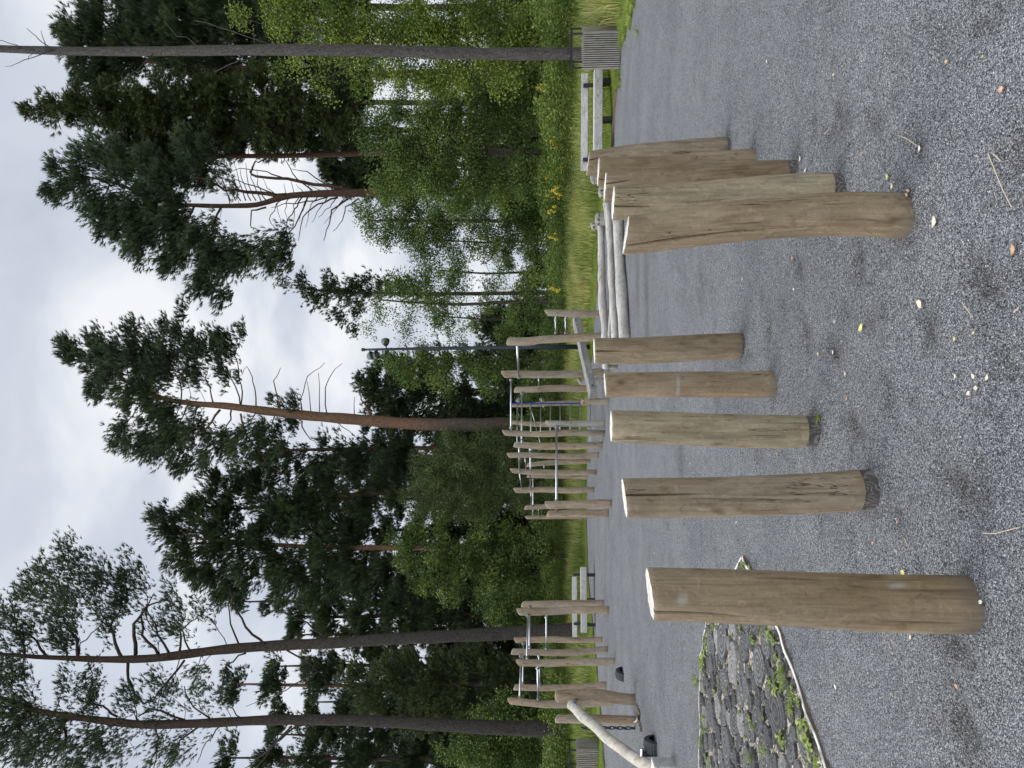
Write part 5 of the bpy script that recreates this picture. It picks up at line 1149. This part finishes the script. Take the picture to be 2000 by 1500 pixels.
M_sl = slice_mat('weathered_end_grain', (.055, .055, .06), (.20, .198, .195)); M_sl2 = slice_mat('pale_split_end_grain', (.22, .21, .195), (.40, .385, .36))
def slice_mesh(seed, notch=False, m=M_sl):
    r = random.Random(seed); n = 56; prof = [(0.0, -.9), (1.0, -.9), (1.0, -.10), (.975, -.03), (.93, 0)] ; V = []; Fs = []
    a2, a3, a5 = r.uniform(.02, .10), r.uniform(.01, .06), r.uniform(.01, .03); p2, p3, p5 = (r.uniform(0, 6.28) for _ in range(3))
    rings = [(1.0, -.09), (1.0, -.014), (.985, -.004), (.955, 0), (.8, .0), (.6, .001), (.4, .002), (.2, .002)]
    for fr_, z in rings:
        for k in range(n):
            a = 2 * math.pi * k / n; q = 1 + a2 * math.cos(2 * a + p2) + a3 * math.cos(3 * a + p3) + a5 * math.cos(5 * a + p5) + .012 * math.sin(17 * a + p2)
            if notch: dd = math.atan2(math.sin(a - p2), math.cos(a - p2)); q *= 1 - (.42 if fr_ > .5 else .1) * math.exp(-(dd / .20) ** 2)
            rr_ = .13 * fr_ * q; V.append((rr_ * math.cos(a), rr_ * math.sin(a), z + r.uniform(-.0015, .0015) * (fr_ < .97)))
    for i in range(len(rings) - 1):
        for k in range(n): Fs.append((i * n + k, i * n + (k + 1) % n, (i + 1) * n + (k + 1) % n, (i + 1) * n + k))
    V.append((0, 0, .002)); c = len(V) - 1
    for k in range(n): Fs.append(((len(rings) - 1) * n + k, (len(rings) - 1) * n + (k + 1) % n, c))
    me = bpy.data.meshes.new('log_slice'); me.from_pydata(V, [], Fs); me.update(); me.materials.append(m)
    return me
SM = [slice_mesh(i, i in (6, 7), M_sl) for i in range(8)] + [slice_mesh(20 + i, i == 1, M_sl2) for i in range(2)]
placed = []; rs_ = random.Random(3)
def try_place(x, y, r, f=.93):
    if not inside(x, y) or edist(x, y) < r * .98 + .02 or x < -.60 * y - .15: return False
    if any((x - a) ** 2 + (y - b) ** 2 < ((r + c) * f) ** 2 for a, b, c in placed): return False
    placed.append((x, y, r)); return True
for px, py, r in ((1409, 1252, .17), (1417, 1460, .17), (1478, 1300, .15), (1515, 1390, .16), (1440, 1350, .13), (1500, 1425, .14), (1565, 1450, .12), (1449, 1265, .12)):
    p = G(px, py, .04); try_place(p.x, p.y, r)
n_big = len(placed)
for r_lo, r_hi, tries in ((.11, .14, 900), (.08, .11, 2500), (.06, .08, 3500), (.045, .058, 4000), (.032, .042, 4000)):
    for _ in range(tries): try_place(rs_.uniform(-4.6, -1.2), rs_.uniform(2.4, 7.5), rs_.uniform(r_lo, r_hi))
biglab = ['big dark round slice at the far corner of the bed, right beside the nearest post', 'big dark oval slice in the far row at the picture edge', 'round grey slice with clear rings in the middle of the bed', 'big split grey slice with a notch near the white edging', 'grey slice left of the ringed middle slice', 'long grey slice beside the notched one', 'dark slice nearest to the white edging at the picture edge', 'grey slice between the big corner slice and the ringed one']
for i, (x, y, r) in enumerate(placed[:300]):
    k = 6 if i == 3 else rs_.choice([0, 1, 2, 3, 4, 5, 0, 1, 2, 3, 4, 5, 0, 2, 4, 5, 7, 8, 9, 7]) if i >= n_big else i % 6
    o = bpy.data.objects.new('log_slice', SM[k]); C.objects.link(o); o.location = (x, y, .038 + rs_.uniform(-.014, .006)); s_ = r / .13
    o.scale = (s_, s_ * rs_.uniform(.85, 1), 1); o.rotation_euler = (rs_.uniform(-.07, .07), rs_.uniform(-.07, .07), rs_.uniform(0, 6.28))
    sz_ = 'broad' if r > .108 else 'middling' if r > .078 else 'small' if r > .057 else 'tiny'; pb = x / y
    zn = 'along the pale edging' if edist(x, y) < .3 and y < 5.9 and pb < -.3 else 'at the far edge' if y > 6.6 else 'in the middle rows'
    sd = 'towards the picture edge' if pb < -.46 else 'by the thick brown post' if pb > -.37 else 'midway along the bed'
    tag(o, biglab[i] if i < n_big else (('pale split ' if k >= 8 else 'dark grey ') + sz_ + ' log slice ' + zn + ', ' + sd), 'log slice', 'log slices laid in the bed')
# chips between them
K = 5200; X = rng.uniform(-4.6, -1.2, K); Y = rng.uniform(2.4, 7.5, K); kk = np.array([inside(a, b) for a, b in zip(X, Y)]); X = X[kk]; Y = Y[kk]; K = len(X)
m, t, bs = newmat('pale_chips'); at = nd(t, 'ShaderNodeAttribute', attribute_name='tint'); t.links.new(ramp(t, at.outputs['Fac'], [(0, (.10, .07, .045)), (.5, (.30, .25, .18)), (1, (.68, .62, .52))]), bs.inputs['Base Color']); bs.inputs['Roughness'].default_value = .9
me = scatter('wood_chips', OV, OF, np.stack([X, Y, rng.uniform(.015, .04, K)], 1), rand_rot(K), rng.uniform(.3, 1, (K, 3)) * np.array([[.014, .007, .003]]) * rng.uniform(.5, 1.5, K)[:, None], rng.random(K), m)
tag(link('wood_chips', me, m), kind='stuff')
# weeds
def rosette(n, L, w, rise, jag, seed):
    r = random.Random(seed); V = []; Fs = []
    for k in range(n):
        a = 2 * math.pi * k / n + r.uniform(-.3, .3); l = L * r.uniform(.6, 1.1); up_ = rise * r.uniform(.6, 1.4); N = 7; base = len(V)
        for i in range(N + 1):
            f = i / N; wd = w * math.sin(math.pi * min(1, f * .92 + .08)) * (1 + (jag if i % 2 else -jag)); x = l * f; z = l * (up_ * f - .75 * up_ * f * f * (1 if jag < .3 else 1.3)) + .01
            V.append((x * math.cos(a) - wd / 2 * math.sin(a), x * math.sin(a) + wd / 2 * math.cos(a), z)); V.append((x * math.cos(a) + wd / 2 * math.sin(a), x * math.sin(a) - wd / 2 * math.cos(a), z + .004))
        for i in range(N): Fs.append((base + 2 * i, base + 2 * i + 1, base + 2 * i + 3, base + 2 * i + 2))
    me = bpy.data.meshes.new('weed'); me.from_pydata(V, [], Fs); me.update(); at = me.attributes.new('tint', 'FLOAT', 'FACE'); at.data.foreach_set('value', [min(1, max(0, r.gauss(.5, .25))) for _ in Fs]); me.materials.append(M_weed); return me
M_weed = leafmat('weed_leaves', (.09, .14, .03), (.20, .27, .06), (.40, .44, .14), .35, .5, 6)
WM = [rosette(9, .13, .024, .9, .4, 1), rosette(14, .06, .03, .8, .0, 2), rosette(22, .09, .005, 1.8, 0, 3), rosette(7, .16, .035, .7, .45, 4)]
wp = [(1380, 1262, 3, 1.3), (1375, 1282, 3, 1.6), (1372, 1300, 0, 1.5), (1368, 1330, 2, 1.6), (1376, 1345, 1, 1), (1385, 1230, 1, 1), (1380, 1245, 1, 1.2), (1400, 1222, 2, 1.2), (1452, 1100, 1, 1.2), (1458, 1112, 2, 1), (1465, 1108, 1, 1), (1505, 1235, 1, 1.3), (1512, 1250, 1, 1.2), (1495, 1230, 2, 1), (1470, 1250, 0, .9), (1517, 1280, 1, 1.1), (1500, 1240, 0, .8), (1535, 1310, 2, 1.4), (1540, 1330, 2, 1.4), (1548, 1345, 1, 1), (1516, 1340, 0, 1.2), (1505, 1332, 0, .9), (1545, 1380, 0, 1.0), (1550, 1385, 2, 1), (1570, 1410, 0, 1.4), (1578, 1440, 3, 1.2), (1582, 1460, 3, 1.1), (1525, 1440, 3, 1.0), (1530, 1450, 0, 1), (1500, 1465, 2, 1.2), (1465, 1405, 0, .9), (1470, 1480, 2, 1.1), (1475, 1420, 2, .8), (1443, 1390, 1, .8), (1440, 1335, 1, .8), (1395, 1348, 0, .8), (1418, 1347, 1, .9), (1404, 1330, 1, .7), (1377, 1400, 2, 1.2), (1380, 1425, 2, 1.2), (1374, 1450, 2, 1.3), (1378, 1475, 1, 1.0), (1390, 1490, 2, 1.1), (1596, 1480, 1, 1.2), (1604, 1495, 2, 1.0), (1560, 1370, 1, 1.1), (1555, 1360, 2, 1.1), (1528, 1305, 1, 1), (1490, 1400, 1, .7), (1455, 1440, 1, .7), (1430, 1240, 1, .7), (1445, 1225, 0, .7), (1462, 1300, 1, .6)]
for px, py, k, s_ in wp:
    p = G(px, py, .04); o = bpy.data.objects.new('weed', WM[k]); C.objects.link(o); o.location = (p.x, p.y, .03); o.scale = (s_ * .58, s_ * .58, s_ * .7); o.rotation_euler = (0, 0, rs_.uniform(0, 6.28))
    tag(o, ('jagged-leaved green weed', 'small round-leaved green weed', 'thin grassy tuft', 'larger jagged-leaved green weed')[k] + (' along the pale edging' if py > 1225 and px > 1490 else ' at the far edge' if px < 1386 else ' in the middle') + ' of the bed' + (', near the thick post' if py < 1300 else ', towards the picture edge' if py > 1420 else ''), 'weed', 'weeds in the bed of log slices')
# grass wisps at the foot of one post
p = G(1606, 815); o = bpy.data.objects.new('grass_wisp', WM[2]); C.objects.link(o); o.location = (p.x, p.y, .0); o.scale = (.5,) * 3; tag(o, 'thin green grass wisp at the dark foot of the olive knotty post', 'grass')
# weeds at the corner of the gravel
for px, py, s_ in ((1248, 62, 1.6), (1236, 30, 2.0), (1222, 70, 1.4), (1215, 85, 1.2), (1240, 8, 1.8)):
    p = G(px, py); o = bpy.data.objects.new('grass_clump', WM[2]); C.objects.link(o); o.location = (p.x, p.y, .0); o.scale = (s_, s_, s_ * .7); tag(o, 'low grass clump creeping into the gravel in front of the slatted bin', 'grass', 'grass clumps at the gravel corner')

# ------------------------------------------------------------------ fallen leaves and twigs
def leafobj(px, py, L, colr, label, seed, name='fallen_leaf', curl=.3):
    L *= .82; p = G(px, py); r = random.Random(seed); N = 8; V = []; Fs = []; ang = r.uniform(0, 6.28)
    for i in range(N + 1):
        f = i / N; wd = L * .62 * math.sin(math.pi * (f * .94 + .03)) ** .8 * (1 + r.uniform(-.15, .15))
        for q in (-1, -.5, 0, .5, 1):
            x = (f - .5) * L; y = q * wd / 2; z = .008 + curl * L * (abs(q) ** 1.5 * .5 + (f - .5) ** 2 * 1.2) + r.uniform(0, .0015)
            V.append((x * math.cos(ang) - y * math.sin(ang), x * math.sin(ang) + y * math.cos(ang), z))
    for i in range(N):
        for k in range(4): Fs.append((i * 5 + k, i * 5 + k + 1, (i + 1) * 5 + k + 1, (i + 1) * 5 + k))
    me = bpy.data.meshes.new(name); me.from_pydata(V, [], Fs); me.update()
    o = link(name, me, colr, None, (p.x, p.y, float(gravel_z(np.array([p.x]), np.array([p.y]))[0][0])), smooth=True); 
    return tag(o, label, 'leaf', 'fallen leaves on the gravel')
Lc = simple('cream_leaf', (.62, .56, .42), .8, 0, .25, 60, .2); Ly = simple('yellow_leaf', (.52, .49, .20), .7, 0, .25, 60, .2); Lo = simple('orange_leaf', (.46, .30, .20), .8, 0, .3, 60, .2); Lt = simple('tan_leaf', (.42, .33, .2), .8, 0, .3, 60, .2); Lw = simple('pale_leaf', (.72, .68, .6), .8, 0, .2, 60, .2)
named = [(1689, 640, .065, Ly, 'yellowish green fallen leaf lying alone in the middle of the gravel'), (1801, 594, .06, Lc, 'curled cream leaf between the two rows of posts, nearer than the yellow one'), (1833, 433, .055, Lc, 'cream leaf just in front of the curved front post'), (1966, 174, .038, Lo, 'orange brown leaf near the picture corner, far from any post'),
         (1868, 1341, .032, Lo, 'reddish brown leaf in the corner below the bed of slices'), (1634, 1342, .035, Lw, 'pale round leaf by itself beside the white edging'), (1767, 1118, .045, Ly, 'yellow leaf lying right beside the nearest brown post'), (1924, 1176, .03, Lw, 'small white leaf touching the foot of the nearest post')]
for i, (a, b, L_, c_, lab) in enumerate(named): leafobj(a, b, L_, c_, lab, i)
rest = [(1787, 380, .03, Lt), (1741, 345, .035, Ly), (1790, 372, .028, Lt), (1752, 364, .035, Lc), (1565, 310, .04, Lc), (1577, 332, .035, Lc), (1856, 120, .03, Lt), (1634, 145, .03, Ly), (1907, 735, .03, Lc), (1912, 758, .03, Lc), (1935, 737, .03, Lc), (1897, 768, .03, Lc), (1870, 662, .025, Ly), (1869, 735, .025, Lc), (1908, 650, .02, Ly), (1484, 248, .03, Lt), (1407, 145, .03, Lt), (1545, 430, .03, Lt), (1556, 565, .03, Lw), (1635, 628, .025, Lw), (1626, 688, .03, Lw), (1606, 692, .03, Lc), (1655, 730, .03, Lc), (1522, 888, .035, Lt), (1659, 778, .03, Lo), (1748, 1020, .022, Lo), (1237, 889, .035, Lt), (1350, 905, .03, Lw), (1339, 1268, .03, Lc), (1320, 1140, .03, Lc), (1745, 1355, .02, Lt), (1710, 1060, .03, Lt), (1780, 1245, .03, Lc), (1985, 488, .045, Lo), (1450, 545, .03, Lw), (1473, 545, .03, Lt), (1550, 505, .04, Lo), (1310, 555, .03, Lt), (1690, 300, .03, Lt), (1800, 290, .03, Lw), (1930, 110, .02, Lt), (1500, 120, .03, Lw), (1380, 1000, .03, Lt), (1440, 1020, .03, Lw), (1280, 1080, .035, Lw), (1290, 820, .035, Lw)]
for i, (a, b, L_, c_) in enumerate(rest): leafobj(a, b, L_, c_, {id(Lc): 'small cream leaf', id(Ly): 'small yellow leaf', id(Lo): 'small reddish leaf', id(Lt): 'small tan leaf', id(Lw): 'small whitish leaf'}[id(c_)] + ' scattered on the grey gravel', 100 + i, curl=.4)
tw = [([(1930, 300), (1942, 330), (1958, 370), (1976, 405)], 'long straight straw on the gravel near the curved post'), ([(1940, 300), (1955, 315)], 'short straw beside the long straight one'), ([(1920, 1042), (1945, 1042), (1970, 1035), (1992, 1030)], 'pale straw at the picture edge right of the nearest post'), ([(1755, 265), (1770, 270), (1790, 284)], 'thin straw on the gravel beyond the tight row'), ([(1765, 1050), (1776, 1072)], 'tiny straw close to the top edge of the nearest post'), ([(1610, 262), (1622, 248)], 'short straw in the open gravel beside the far posts'), ([(1980, 610), (1990, 600)], 'tiny straw at the lower picture edge'), ([(1878, 590), (1900, 620)], 'faint straw between the two rows of posts'), ([(1740, 1250), (1752, 1262)], 'short straw beside the foot of the nearest post')]
for pts, lab in tw:
    P = [G(a, b, .014) for a, b in pts]; mb = MB(); mb.tube(P, [.0018] * len(P), 5); tag(mb.build('twig', M_twig, None, tuple(P[0])), lab, 'straw', 'straws on the gravel')
